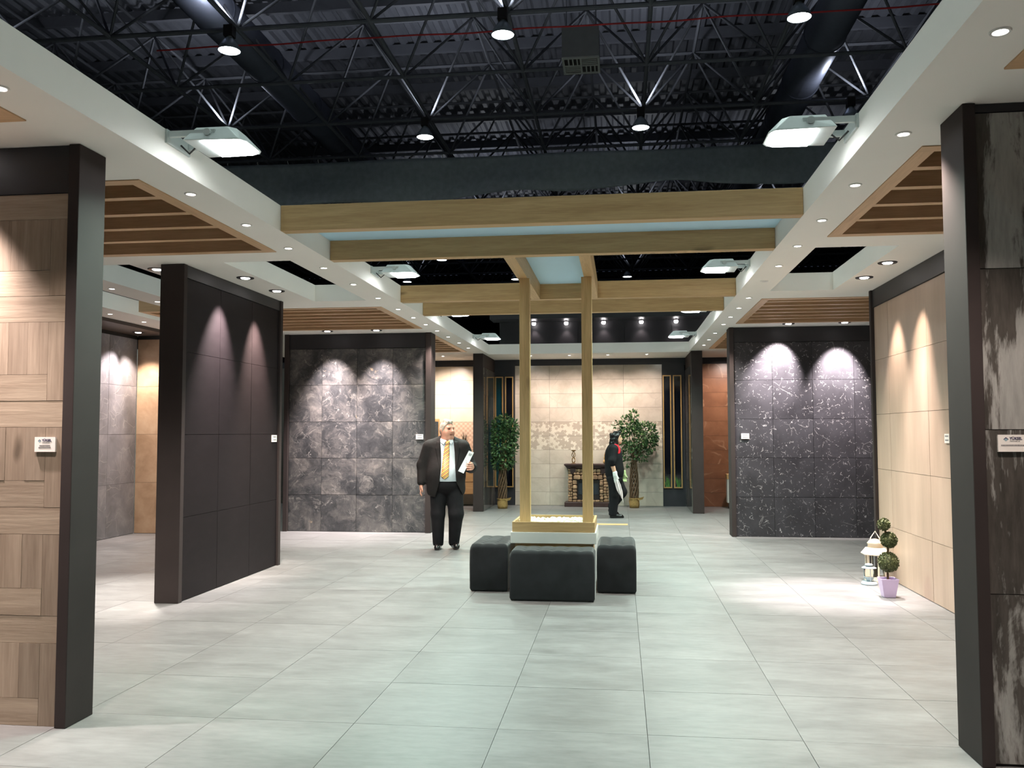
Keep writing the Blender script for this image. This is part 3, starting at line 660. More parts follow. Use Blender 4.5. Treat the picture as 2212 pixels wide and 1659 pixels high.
def pebble_mesh(seed):
    bm = bmesh.new(); bmesh.ops.create_icosphere(bm, subdivisions=1, radius=1)
    rr = random.Random(seed); k = (rr.uniform(.8, 1.1), rr.uniform(.7, 1), rr.uniform(.55, .75))
    for v in bm.verts: v.co = Vector((v.co.x * k[0], v.co.y * k[1], v.co.z * k[2])) * rr.uniform(.9, 1.08)
    me = bpy.data.meshes.new('pebble'); bm.to_mesh(me); bm.free(); me.materials.append(mpeb)
    me.polygons.foreach_set('use_smooth', [True] * len(me.polygons)); return me
pebs = [pebble_mesh(i) for i in range(5)]; n = 0
post_zone = lambda x, y: any(abs(x - px) < .075 and abs(y - 8.912) < .075 for px in (-.968, -.336))
for j in range(17):
    for i in range(17):
        x = PX0 + .05 + i * .0455 + random.uniform(-.01, .01) + (.02 if j % 2 else 0); y = PY0 + .05 + j * .0435 + random.uniform(-.01, .01)
        if post_zone(x, y) or x > PX1 - .045 or y > PY1 - .04: continue
        o = child_mesh('pebble', pebs[n % 5], None, pt, (x, y, .622 + random.uniform(-.006, .022))); s = random.uniform(.021, .029); o.scale = (s, s, s); o.rotation_euler = (0, 0, random.uniform(0, 6)); n += 1

mvel = NT('black_velvet'); _p = mvel.pos(); _f = mvel.noise(_p, 60, 3); _g = mvel.noise(_p, 5, 3)
mvel.bump(_f, .15, .003); mvel.bsdf.inputs['Sheen Weight'].default_value = .25
mvel = mvel.done(mvel.ramp(_g, [(.3, S(30, 32, 34)), (.7, S(42, 44, 47))]), .85, spec=.15)
def ottoman(label, cx, cy, w, d, h, nbx, nby):
    """upholstered cube: quilted top with dimples, rounded edges"""
    t = thing('ottoman', label, 'ottoman', (cx, cy, 0), 'black tufted ottomans around the planter')
    nx, ny = nbx * 8, nby * 8; r = .035
    vs = []; fs = []
    def top(u, v):
        e = min(u, 1 - u) * w; g = min(v, 1 - v) * d
        z = h
        for q in (e, g):
            if q < r: z -= r - math.sqrt(max(0, r * r - (r - q) ** 2))
        a = (u * nbx) % 1 - .5; b = (v * nby) % 1 - .5
        k = min(1, e / .03, g / .03)
        z += .008 * k * math.cos(a * PI) * math.cos(b * PI) - .004
        for bx in range(1, nbx):
            for by in range(1, nby):
                dd = ((u - bx / nbx) * w) ** 2 + ((v - by / nby) * d) ** 2
                z -= .014 * math.exp(-dd / .0004)
        return z
    for i in range(nx + 1):
        for j in range(ny + 1):
            u, v = i / nx, j / ny
            vs.append((cx - w / 2 + u * w, cy - d / 2 + v * d, top(u, v)))
    I = lambda i, j: i * (ny + 1) + j
    for i in range(nx):
        for j in range(ny): fs.append((I(i, j), I(i + 1, j), I(i + 1, j + 1), I(i, j + 1)))
    ring = [I(i, 0) for i in range(nx)] + [I(nx, j) for j in range(ny)] + [I(i, ny) for i in range(nx, 0, -1)] + [I(0, j) for j in range(ny, 0, -1)]
    lv = [ring]
    for z, o in ((h * .55, .002), (.03, .0), (.006, -.01)):
        st = len(vs)
        for k in ring:
            x, y, _ = vs[k]; dx, dy = (x - cx) / (w / 2), (y - cy) / (d / 2)
            vs.append((x + (o if abs(dx) > .999 else 0) * dx, y + (o if abs(dy) > .999 else 0) * dy, z))
        lv.append(list(range(st, st + len(ring))))
    for a, b in zip(lv, lv[1:]):
        for k in range(len(ring)): fs.append((a[k], b[k], b[(k + 1) % len(ring)], a[(k + 1) % len(ring)]))
    fs.append(tuple(lv[-1]))
    MB().add(vs, fs).build('upholstery', mvel, t, smooth=True)
    for bx in range(1, nbx):
        for by in range(1, nby):
            x, y = cx - w / 2 + w * bx / nbx, cy - d / 2 + d * by / nby
            MB().lathe([(.0, .004), (.007, .003), (.009, 0), (0, -.002)], 8, (x, y, h - .016)).build('button', mvel, t, smooth=True)
    for sx in (-1, 1):
        for sy in (-1, 1): MB().tube((cx + sx * (w / 2 - .05), cy + sy * (d / 2 - .05), 0), (cx + sx * (w / 2 - .05), cy + sy * (d / 2 - .05), .008), .02, n=8).build('foot', M['trim_black'], t)
ottoman('front black tufted ottoman, nearest of the three', -.643, 8.335, .785, .37, .462, 6, 3)
ottoman('left black tufted ottoman beside the planter', -1.297, 8.96, .375, .74, .462, 3, 6)
ottoman('right black tufted ottoman beside the planter', -.054, 8.99, .378, .74, .462, 3, 6)
tag(MB().box(-.42, .1, 14.95, 15.17, -.003, .004).build('floor_reflection', M['beam_wood']), 'reflection on the floor beyond the planter, built as a short oak-coloured strip', 'floor reflection')  # oak-coloured strip stands in for a reflection on the floor

# ------------------------------------------------------------------ signs
msign = plain('sign_white', S(240, 236, 230), .5, var=.02); mink = plain('dark_blue_ink', S(48, 42, 84), .6); mgrey = plain('grey_ink', S(132, 130, 132), .6)
def text(body, size, parent, loc, rot, mat, sx=1.0, name='lettering'):
    c = bpy.data.curves.new(name, 'FONT'); c.body = body; c.size = size; c.extrude = .0004; c.offset = size * .022; c.materials.append(mat); c.align_x = 'LEFT'
    tmp = bpy.data.objects.new('tmp', c); COL.objects.link(tmp); bpy.context.view_layer.update()
    me = bpy.data.meshes.new_from_object(tmp.evaluated_get(bpy.context.evaluated_depsgraph_get())); bpy.data.objects.remove(tmp)
    if not me.materials: me.materials.append(mat)
    o = bpy.data.objects.new(name, me); COL.objects.link(o); o.parent = parent; o.location = Vector(loc) - wloc(parent); o.rotation_euler = rot; o.scale = (sx, 1, 1)
    return o
def sign(label, plane, at, u0, u1, z0, z1, big):
    y = plane == 'y-'
    um = (u0 + u1) / 2
    t = thing('tile_sign', label, 'sign', (um, at, z0) if y else (at, um, z0), 'white tile name signs')
    s = {'y-': -1, 'x+': 1, 'x-': -1}[plane]; th = .012
    if y: MB().box(u0, u1, at - th, at - .0005, z0, z1).build('plate', msign, t)
    else: MB().box(min(at, at + s * th), max(at, at + s * th), u0, u1, z0, z1).build('plate', msign, t)
    f = at - th - .0006 if y else at + s * (th + .0006)
    w, h = u1 - u0, z1 - z0
    def bar(a0, a1, b0, b1, m):
        A = [u0 + w * v for v in ((a0, a1) if plane != 'x-' else (1 - a1, 1 - a0))]; B = [z0 + h * b0, z0 + h * b1]
        if y: MB().box(A[0], A[1], f - .0006, f + .0006, B[0], B[1]).build('printed_line', m, t)
        else: MB().box(f - .0006, f + .0006, A[0], A[1], B[0], B[1]).build('printed_line', m, t)
    if big:
        x0 = u0 + w * (.155 if big == 1 else .17)
        cz = z0 + h * .73; cx = x0 + w * .085; r = w * .085
        MB().add([(cx - r, f, cz), (cx, f, cz + r * .85), (cx + r, f, cz), (cx + r * .7, f, cz - r * .1), (cx, f, cz + r * .5), (cx - r * .7, f, cz - r * .1)], [(0, 1, 4, 5), (1, 2, 3, 4)]).build('logo_roof', mink, t)
        MB().add([(cx - r * .75, f, cz - r * .15), (cx, f, cz + r * .4), (cx + r * .75, f, cz - r * .15), (cx, f, cz - r * .85)], [(0, 1, 2, 3)]).build('logo_lozenge', plain('pale_blue_ink', S(150, 178, 186), .6), t)
        text('YÜKSEL', h * .22, t, (x0 + w * .2, f - .0003, z0 + h * .71), (PI / 2, 0, 0), mink, .92)
        text('S E R A M İ K', h * .085, t, (x0 + w * .205, f - .0003, z0 + h * .6), (PI / 2, 0, 0), mgrey, 1.12)
        rr = random.Random(big)
        for (b0, b1, a0, a1) in ([(.39, .45, .24, .75), (.27, .325, .2, .79)] if big == 1 else [(.345, .42, .1, .93)]):
            a = a0
            while a < a1:
                k = rr.uniform(.012, .03); bar(a, min(a + k, a1), b0, b1, mgrey); a += k + rr.uniform(.006, .012)
    else:
        bar(.16, .84, .68, .82, mgrey); bar(.18, .86, .24, .38, mgrey)
sign('white sign on the front left oak plank panel', 'y-', 4.409, -3.142, -3.022, 1.453, 1.533, 1)
sign('white sign on the front right streaky grey panel', 'y-', 4.409, 1.763, 1.903, 1.457, 1.537, 2)
sign('white sign on the black basalt panel', 'x+', -4.039, 9.82, 9.95, 1.45, 1.53, 0)
sign('white sign on the grey slate panel', 'y-', 13.508, -3.19, -3.075, 1.452, 1.532, 0)
sign('white sign on the black marble panel', 'y-', 13.508, 1.787, 1.903, 1.455, 1.535, 0)
sign('white sign on the sand beige panel', 'x-', 2.808, 7.96, 8.07, 1.455, 1.535, 0)

# ------------------------------------------------------------------ topiary, lanterns
mleaf_d = NT('boxwood_leaf'); mleaf_d = mleaf_d.done(mleaf_d.ramp(mleaf_d.noise(mleaf_d.pos(), 40, 2), [(.3, S(54, 62, 40)), (.7, S(112, 118, 80))]), .6, spec=.3)
mbark = plain('bark', S(92, 70, 50), .85, var=.25, scale=18); mlilac = plain('lilac_plastic', S(206, 186, 222), .35, var=.02)
def leaves(name, pts, nrm, size, mat, parent, seed=1, fold=.25, jit=.9, aspect=.45, kind='stuff'):
    rr = random.Random(seed); vs = []; fs = []; org = wloc(parent)
    for p, n in zip(pts, nrm):
        d = Vector((n[0] + rr.uniform(-jit, jit), n[1] + rr.uniform(-jit, jit), n[2] + rr.uniform(-jit, jit))).normalized()
        s = Vector((rr.gauss(0, 1), rr.gauss(0, 1), rr.gauss(0, 1))); s = (s - d * s.dot(d)).normalized(); u = d.cross(s)
        L = size * rr.uniform(.7, 1.3); p = Vector(p)
        k = len(vs)
        vs += [p, p + d * L * .5 + s * L * aspect * .5 + u * L * fold * .3, p + d * L, p + d * L * .5 - s * L * aspect * .5 + u * L * fold * .3, p + d * L * .5]
        fs += [(k, k + 1, k + 4), (k + 1, k + 2, k + 4), (k, k + 4, k + 3), (k + 4, k + 2, k + 3)]
    me = bpy.data.meshes.new(name); me.from_pydata([tuple(v - org) for v in vs], [], fs); me.materials.append(mat)
    o = bpy.data.objects.new(name, me); COL.objects.link(o); o.parent = parent; tag(o, kind=kind); return o
def sph_dirs(n, seed):
    rr = random.Random(seed); out = []
    for i in range(n):
        z = 1 - 2 * (i + .5) / n; r = math.sqrt(1 - z * z); a = i * 2.39996 + rr.uniform(-.2, .2); out.append(Vector((r * math.cos(a), r * math.sin(a), z)))
    return out
tp = thing('topiary_tree', 'three ball boxwood topiary in a lilac pot by the sand panel', 'topiary', (2.49, 8.75, 0))
MB().path([(2.49, 8.75, .12), (2.485, 8.75, .3), (2.5, 8.75, .5), (2.465, 8.75, .66)], [.012, .011, .01, .009], 8).build('stem', mbark, tp)
pv = []
for z, h in ((.0, .052), (.03, .056), (.165, .078), (.175, .08)): pv.append((z, h))
mb = MB(); vs = []
for z, h in pv: vs += [(2.49 - h, 8.75 - h, z), (2.49 + h, 8.75 - h, z), (2.49 + h, 8.75 + h, z), (2.49 - h, 8.75 + h, z)]
vs += [(2.49 - .073, 8.75 - .073, .175), (2.49 + .073, 8.75 - .073, .175), (2.49 + .073, 8.75 + .073, .175), (2.49 - .073, 8.75 + .073, .175), (2.49 - .068, 8.75 - .068, .14), (2.49 + .068, 8.75 - .068, .14), (2.49 + .068, 8.75 + .068, .14), (2.49 - .068, 8.75 + .068, .14)]
mb.add(vs, [(3, 2, 1, 0)] + [(l * 4 + k, l * 4 + (k + 1) % 4, l * 4 + 4 + (k + 1) % 4, l * 4 + 4 + k) for l in range(5) for k in range(4)] + [(20, 21, 22, 23)])
po = mb.build('pot', mlilac, tp, bevel=.008); po.rotation_euler = (0, 0, 0)
for k, (cx, cz, r) in enumerate(((2.463, .677, .056), (2.506, .532, .075), (2.497, .325, .098))):
    ds = sph_dirs(900 if r > .07 else 500, k); c = Vector((cx, 8.75, cz))
    MB().lathe([(r * .9 * math.sin(a), -r * .9 * math.cos(a)) for a in [PI * q / 10 for q in range(11)]], 16, c).build('core', mleaf_d, tp, smooth=True)
    leaves('leaf_ball', [c + d * r * .86 for d in ds], ds, .017, mleaf_d, tp, k, aspect=.7)
mlan = plain('ivory_metal', S(240, 226, 204), .4, var=.03); mblue = plain('grey_blue_metal', S(166, 182, 190), .4, var=.03)
gl = NT('thin_glass'); gl.bsdf.inputs['Transmission Weight'].default_value = 1.0; gl.bsdf.inputs['IOR'].default_value = 1.1; M['glass'] = gl.done((.95, .97, .97, 1), .02)
ln = thing('garden_lantern', 'tall ivory metal lantern standing behind the topiary', 'lantern', (2.63, 9.66, 0))
def hexa(r, z, c=(2.63, 9.66)): return [(c[0] + r * math.cos(PI / 6 + k * PI / 3), c[1] + r * math.sin(PI / 6 + k * PI / 3), z) for k in range(6)]
def hexlayers(L, c=(2.63, 9.66)):
    vs = []; fs = []
    for r, z in L: vs += hexa(r, z, c)
    for l in range(len(L) - 1): fs += [(l * 6 + k, l * 6 + (k + 1) % 6, l * 6 + 6 + (k + 1) % 6, l * 6 + 6 + k) for k in range(6)]
    fs += [tuple(range(5, -1, -1)), tuple(range(len(L) * 6 - 6, len(L) * 6))]
    return MB().add(vs, fs)
hexlayers([(.115, 0), (.115, .02), (.105, .025), (.105, .05)]).build('base', mlan, ln)
for k in range(6):
    a = hexa(.098, .05)[k]; MB().box(a[0] - .007, a[0] + .007, a[1] - .007, a[1] + .007, .05, .275).build('corner_bar', mlan, ln)
for k in range(6):
    a = hexa(.094, .06)[k]; b = hexa(.094, .06)[(k + 1) % 6]
    MB().add([a, b, (b[0], b[1], .27), (a[0], a[1], .27)], [(0, 1, 2, 3)]).build('pane', M['glass'], ln)
hexlayers([(.11, .27), (.145, .275), (.15, .285), (.1, .345), (.075, .35)]).build('roof', mlan, ln)
MB().lathe([(.075, .35), (.075, .385), (.085, .39), (.06, .42), (.02, .435), (0, .437)], 20, (2.63, 9.66, 0)).build('cap', mlan, ln, smooth=True)
MB().path([(2.55, 9.56, .425), (2.558, 9.56, .46), (2.63, 9.66, .515), (2.642, 9.56, .46), (2.65, 9.56, .425)], .005, 6).build('handle', mlan, ln)
MB().lathe([(0, 0), (.03, 0), (.03, .1), (0, .1)], 14, (2.63, 9.66, .05)).build('candle', plain('candle_wax', S(238, 232, 216), .5), ln)
l2 = thing('garden_lantern', 'small grey blue metal lantern in front of the ivory one', 'lantern', (2.5, 9.43, 0))
c2 = (2.5, 9.43, 0)
MB().lathe([(0, 0), (.078, 0), (.08, .012), (.07, .032), (0, .034)], 24, c2).build('base', mblue, l2, smooth=True)
MB().lathe([(.02, .034), (.032, .05), (.05, .075), (.052, .08), (0, .08)], 20, c2).build('cup', mblue, l2, smooth=True)
for k in range(3):
    a = k * 2.1 + .5; MB().tube((2.5 + .05 * math.cos(a), 9.43 + .05 * math.sin(a), .03), (2.5 + .05 * math.cos(a), 9.43 + .05 * math.sin(a), .165), .004, n=6).build('upright', mblue, l2)
MB().lathe([(.046, .08), (.046, .162)], 20, c2).build('chimney', M['glass'], l2, smooth=True)
MB().lathe([(0, .165), (.072, .165), (.074, .17), (.05, .182), (0, .184)], 24, c2).build('lid', mblue, l2, smooth=True)
MB().lathe([(.03, .184), (.03, .192), (.045, .195), (.03, .21), (0, .213)], 20, c2).build('cap', mblue, l2, smooth=True)

# ------------------------------------------------------------------ ficus trees
mfic = NT('ficus_leaf'); mfic = mfic.done(mfic.ramp(mfic.noise(mfic.pos(), 14, 3), [(.3, S(36, 60, 38)), (.55, S(66, 98, 56)), (.75, S(150, 174, 112))]), .42, spec=.45)  # palest leaf tone carries the highlights of lit foliage
mburlap = plain('burlap', S(158, 128, 78), .9, var=.2, scale=40)
def ficus(label, cx, cy, H, blobs, seed, lean=0.):
    t = thing('ficus_tree', label, 'tree', (cx, cy, 0), 'potted ficus trees at the back wall')
    rr = random.Random(seed)
    pot = MB(); n = 18; prof = [(.0, 0), (.095, 0), (.105, .06), (.108, .13), (.1, .185), (.118, .205), (.08, .2), (0, .17)]
    vs = []
    for r, z in prof:
        for k in range(n):
            a = 2 * PI * k / n; q = r * (1 + .05 * math.sin(a * 5 + z * 30)); vs.append((cx + q * math.cos(a), cy + q * math.sin(a), z))
    pot.add(vs, [(i * n + k, i * n + (k + 1) % n, (i + 1) * n + (k + 1) % n, (i + 1) * n + k) for i in range(len(prof) - 1) for k in range(n)]).build('burlap_pot', mburlap, t, smooth=True)
    MB().add([(cx + .06, cy - .1, .2), (cx + .2, cy - .12, .24), (cx + .17, cy - .1, .18), (cx + .09, cy - .1, .16)], [(0, 1, 2, 3)]).build('burlap_flap', mburlap, t)
    for k in range(9):
        a = k * .7; pts = []; rs = []
        for s in range(12):
            f = s / 11; z = .15 + f * (H * .42); w = .075 * (1 - .45 * f) + .02 * math.sin(f * 3)
            pts.append((cx + lean * f + w * math.cos(a + f * 3.2), cy + w * math.sin(a + f * 3.2), z)); rs.append(.022 * (1 - .4 * f))
        MB().path(pts, rs, 6).build('twisted_stem', mbark, t, smooth=True)
    P = []; N = []
    for bx, bz, rx, rz, cnt in blobs:
        for _ in range(cnt):
            d = Vector((rr.gauss(0, 1), rr.gauss(0, 1), rr.gauss(0, 1))).normalized(); q = rr.uniform(.35, 1) ** .5
            P.append((max(cx + bx + d.x * rx * q, -2.6), min(cy + d.y * min(rx, .3) * q, 18.8), bz + d.z * rz * q)); N.append((d.x, d.y, d.z - .2))
        MB().path([(cx + lean * .9, cy, H * .5), (cx + (bx + lean) * .6, cy, (bz + H * .5) / 2 + .02), (cx + bx, cy, bz + rz * .5)], [.014, .01, .004], 5).build('branch', mbark, t)
    leaves('foliage', P, N, .075, mfic, t, seed, jit=.8, aspect=.5)
ficus('dense ficus tree in burlap wrap, left of the left post', -2.43, 18.0, 1.93, [(0, 1.35, .3, .42, 900), (-.12, 1.62, .2, .25, 330), (.15, 1.6, .18, .25, 300), (0, 1.02, .24, .25, 420), (.06, 1.8, .12, .12, 90)], 3)
ficus('loose ficus tree in burlap wrap, behind the woman', .26, 18.42, 1.97, [(0, 1.45, .3, .32, 560), (.25, 1.5, .24, .27, 420), (-.12, 1.7, .16, .2, 190), (.02, 1.87, .09, .13, 70), (.35, 1.32, .14, .16, 110), (-.32, 1.72, .1, .08, 40), (-.05, 1.15, .2, .2, 170), (-.12, .95, .08, .1, 35), (.15, 1.1, .15, .15, 100)], 5)

# ------------------------------------------------------------------ fireplace and mantel pieces
fp = thing('stone_fireplace', 'small brown stone fireplace with dark mantel against the cream wall', 'fireplace', (-.69, 18.7, 0))
mman = plain('dark_mahogany', S(62, 44, 42), .35, var=.15, scale=8); mst = NT('fieldstone'); _q = mst.pos()
mst = mst.done(mst.mix(mst.rand(), mst.ramp(mst.noise(_q, 14, 4), [(.3, S(96, 72, 54)), (.7, S(158, 126, 96))]), mst.ramp(mst.noise(_q, 16, 4), [(.3, S(120, 96, 76)), (.7, S(190, 158, 122))])), .8)
X0, X1, YF, YW = -1.12, -.26, 18.57, 18.848
MB().box(X0 + .02, -.92, YF + .03, YW, .1, .8).box(-.46, X1 - .02, YF + .03, YW, .1, .8).box(-.92, -.46, YF + .03, YW, .56, .8).build('backing', plain('mortar_brown', S(70, 52, 42), .9), fp)
MB().box(X0 - .07, X1 + .07, YF - .05, YW, 0, .1).build('hearth_slab', mman, fp, bevel=.012)
MB().box(X0 - .075, X1 + .075, YF - .06, YW, .862, .9).build('mantel_shelf', mman, fp, bevel=.008)
MB().add([(X0 - .06, YF - .045, .862), (X1 + .06, YF - .045, .862), (X1 + .06, YW, .862), (X0 - .06, YW, .862), (X0 - .01, YF, .8), (X1 + .01, YF, .8), (X1 + .01, YW, .8), (X0 - .01, YW, .8)], [(0, 1, 5, 4), (1, 2, 6, 5), (3, 0, 4, 7), (0, 3, 2, 1), (4, 5, 6, 7)]).build('mantel_moulding', mman, fp)
for a in (X0 + .05, X1 - .17): MB().prism([(0, 0), (1, 0)], 0, 1); MB().add([(a, YF - .04, .8), (a + .12, YF - .04, .8), (a + .12, YF + .03, .8), (a, YF + .03, .8), (a + .01, YF - .01, .69), (a + .11, YF - .01, .69), (a + .11, YF + .03, .69), (a + .01, YF + .03, .69)], [(0, 1, 5, 4), (1, 2, 6, 5), (3, 0, 4, 7), (0, 3, 2, 1), (4, 5, 6, 7), (2, 3, 7, 6)]).build('corbel', mman, fp)
def stone_mesh(w, h, d, seed):
    bm = bmesh.new(); bmesh.ops.create_cube(bm, size=1); bmesh.ops.bevel(bm, geom=bm.edges[:], offset=.18, segments=1, affect='EDGES')
    rr = random.Random(seed)
    for v in bm.verts: v.co = Vector((v.co.x * w * rr.uniform(.9, 1), v.co.y * d, v.co.z * h * rr.uniform(.88, 1)))
    me = bpy.data.meshes.new('stone'); bm.to_mesh(me); bm.free(); me.materials.append(mst); return me
def stones(x0, x1, z0, z1, nh, yy, seed):
    rr = random.Random(seed); z = z0
    while z < z1 - .012:
        h = min(rr.uniform(.8, 1.25) * nh, z1 - z); x = x0
        if z1 - z - h < nh * .4: h = z1 - z
        while x < x1 - .012:
            w = min(rr.uniform(.9, 1.7) * nh, x1 - x)
            if x1 - x - w < nh * .5: w = x1 - x
            child_mesh('stone', stone_mesh(w * .95, h * .94, .06, rr.random()), None, fp, (x + w / 2, yy + rr.uniform(-.01, .006), z + h / 2)); x += w
        z += h
stones(X0, -1.025, .1, .79, .056, YF + .02, 1); stones(X1 - .115, X1, .1, .79, .056, YF + .02, 2)
stones(-1.02, -.925, .15, .56, .075, YF, 3); stones(-.455, -.375, .15, .56, .075, YF, 4)
stones(-1.02, -.38, .1, .145, .06, YF, 5); stones(-1.0, -.39, .565, .665, .1, YF - .005, 6); stones(-1.0, -.39, .67, .79, .055, YF + .02, 7)
MB().box(-.92, -.9, YF, YW - .05, .147, .56).box(-.48, -.46, YF, YW - .05, .147, .56).box(-.9, -.48, YF, YW - .05, .54, .56).build('firebox_frame', M['trim_black'], fp)
MB().box(-.9, -.48, YF + .06, YF + .07, .25, .54).build('fire_screen', plain('dark_glass', S(40, 48, 58), .08), fp)
MB().box(-.9, -.48, YF + .03, YF + .07, .147, .245).build('vent_strip', M['trim_black'], fp)
mbrz = plain('bronze', S(150, 120, 82), .3, .7, var=.2); mgold = plain('gold_ceramic', S(212, 168, 108), .3, .2)
sp = thing('mantel_sculpture', 'bronze abstract figure with a flat dish on the mantel', 'sculpture', (-1.0, 18.66, .9))
MB().lathe([(0, 0), (.05, 0), (.05, .01), (.02, .016), (0, .017)], 16, (-1.0, 18.66, .9)).build('base', mbrz, sp)
for k in range(4):
    a = k * PI / 2 + .4; pts = []
    for s in range(15):
        f = s / 14; r = .012 + .034 * abs(math.sin(f * PI * 2.0)) * (1 - .2 * f); pts.append((-1.0 + r * math.cos(a + f * 2), 18.66 + r * math.sin(a + f * 2), .912 + f * .24))
    MB().path(pts, .007, 6).build('rod', mbrz, sp, smooth=True)
MB().lathe([(0, 0), (.02, .005), (.058, .03), (.055, .034), (.02, .014), (0, .012)], 16, (-1.0, 18.66, 1.15)).build('dish', mbrz, sp, smooth=True)
vz = thing('gourd_vase', 'gold stacked gourd vase on the mantel behind the woman', 'vase', (-.33, 18.66, .9))
MB().lathe([(0, 0), (.03, 0), (.052, .03), (.05, .06), (.03, .085), (.03, .09), (.04, .11), (.036, .14), (.022, .155), (.022, .16), (.03, .178), (.024, .2), (.012, .212), (.018, .232), (.012, .232), (0, .21)], 24, (-.33, 18.66, .9)).build('body', mgold, vz, smooth=True)
ho = thing('candle_holder', 'tiny dark candle holder on the mantel beside the right post', 'candle holder', (-.6, 18.66, .9))
MB().lathe([(0, 0), (.018, 0), (.018, .004), (.006, .01), (.006, .03), (.014, .04), (.014, .05), (0, .05)], 12, (-.6, 18.66, .9)).build('body', M['trim_black'], ho, smooth=True)

# ------------------------------------------------------------------ gold framed niches
mgf = plain('brushed_gold', S(196, 160, 104), .35, .35); mdg = plain('black_mirror', S(14, 18, 26), .05); mtg = plain('teal_mirror', S(20, 62, 72), .08)
for k, (a, b, g) in enumerate([(-2.7, -2.527, mtg), (-2.482, -2.305, mdg), (.885, 1.058, mdg), (1.1, 1.275, mdg)]):
    w = ['outer tall gold framed niche left of the cream wall, teal glass', 'inner tall gold framed niche left of the cream wall', 'inner tall gold framed niche right of the cream wall', 'outer tall gold framed niche right of the cream wall'][k]
    t = thing('gold_niche', w, 'niche', ((a + b) / 2, YB - .013, .39), 'gold framed niches'); z0, z1 = .385, 2.765; y0, y1 = YB - .05, YB - .0125
    for q in ((a, a + .022, z0, z1), (b - .022, b, z0, z1), (a + .022, b - .022, z0, z0 + .022), (a + .022, b - .022, z1 - .022, z1)): MB().box(q[0], q[1], y0, y1, q[2], q[3]).build('frame_bar', mgf, t)
    MB().box(a + .022, b - .022, y1 - .006, y1, z0 + .022, z1 - .022).build('glass_back', g, t)
    if k >= 2:
        gr = thing('grass_tuft', 'green artificial grass tuft in the %s right gold niche' % ('inner' if k == 2 else 'outer'), 'plant', ((a + b) / 2, y0 - .004, z0 + .022))
        mb = MB(); rr = random.Random(k)
        for i in range(26):
            x = (a + b) / 2 + rr.uniform(-.035, .035); an = rr.uniform(-.07, .07); h = rr.uniform(.1, .27); yy = y0 + .014 + rr.uniform(0, .012)
            mb.add([(x - .004, yy, z0 + .022), (x + .004, yy, z0 + .022), (x + an * .5 + .003, yy - .004, z0 + .022 + h * .6), (x + an, yy - .008, z0 + .022 + h)], [(0, 1, 2), (0, 2, 3)])
        tag(mb.build('blades', plain('grass_green', S(70, 120, 56), .5), gr), kind='stuff')

# ------------------------------------------------------------------ bathroom corner and basin
mcab = wood('light_oak_cabinet', 0, S(186, 142, 92), S(222, 182, 130), knots=False)
cb = thing('vanity_cabinet', 'light oak vanity cabinet behind the man', 'cabinet', (-3.4, 18.64, .25))
MB().box(-3.82, -3.02, 18.45, YB - .012, .252, 1.02).build('body', mcab, cb)
for k in range(3): d = MB().box(-3.81, -3.03, 18.43, 18.449, .262 + k * .255, .507 + k * .255).build('drawer', mcab, cb, bevel=.003); MB().box(-3.5, -3.34, 18.418, 18.43, .46 + k * .255, .472 + k * .255).build('handle', M['trim_black'], d)
MB().box(-3.84, -3.0, 18.42, YB - .012, 1.021, 1.05).build('top', mcab, cb)
ve = thing('potted_grass', 'dark spiky grass in a slim black vase beside the man', 'plant', (-3.33, 18.62, 1.05))
MB().lathe([(0, 0), (.05, 0), (.055, .1), (.04, .2), (.045, .21), (0, .18)], 16, (-3.33, 18.62, 1.05)).build('vase', M['trim_black'], ve, smooth=True)
mb = MB(); rr = random.Random(9)
for i in range(70):
    a = rr.uniform(0, 2 * PI); L = rr.uniform(.2, .42); sp_ = rr.uniform(.03, .2); dx, dy = math.cos(a), math.sin(a) * .6; b0 = Vector((-3.33 + dx * .015, 18.62 + dy * .015, 1.24)); w = Vector((-dy, dx, 0)) * .005
    m1 = b0 + Vector((dx * sp_ * .4, dy * sp_ * .4, L * .65)); m2 = b0 + Vector((dx * sp_, dy * sp_, L * .9))
    mb.add([b0 - w, b0 + w, m1 + w, m1 - w, m2], [(0, 1, 2, 3), (3, 2, 4)])
tag(mb.build('blades', plain('dark_grass', S(40, 52, 34), .5), ve), kind='stuff')
mr = thing('wall_mirror', 'narrow oak framed mirror on the cream wall beside the slate panel', 'mirror', (-4.06, YB - .02, 1.3))
MB().box(-4.2, -3.93, YB - .035, YB - .0105, 1.3, 1.86).build('frame', mcab, mr)
MB().box(-4.18, -3.95, YB - .037, YB - .035, 1.32, 1.8).build('glass', plain('mirror_glass', S(210, 222, 224), .05, .9), mr)
bs = thing('wash_basin', 'white octagonal wash basin with oak rim beside the marble panel', 'wash basin', (2.38, 18.55, 0))
def octo(r, c=(2.4, 18.5)): return [(c[0] + r * math.cos(PI / 8 + k * PI / 4), c[1] + r * math.sin(PI / 8 + k * PI / 4)) for k in range(8)]
MB().prism(octo(.28), .12, .6).build('body', M['white_gloss'], bs); MB().prism(octo(.24), 0, .12).build('plinth', M['trim_black'], bs); MB().prism(octo(.29), .6, .7).build('rim', mcab, bs)
bw = thing('black_bowl', 'black bowl standing on the octagonal basin rim', 'bowl', (2.4, 18.5, .7))
MB().lathe([(0, 0), (.07, 0), (.13, .06), (.15, .13), (.14, .13), (.11, .06), (0, .02)], 24, (2.4, 18.5, .7)).build('body', plain('black_ceramic', S(20, 22, 24), .12), bw, smooth=True)

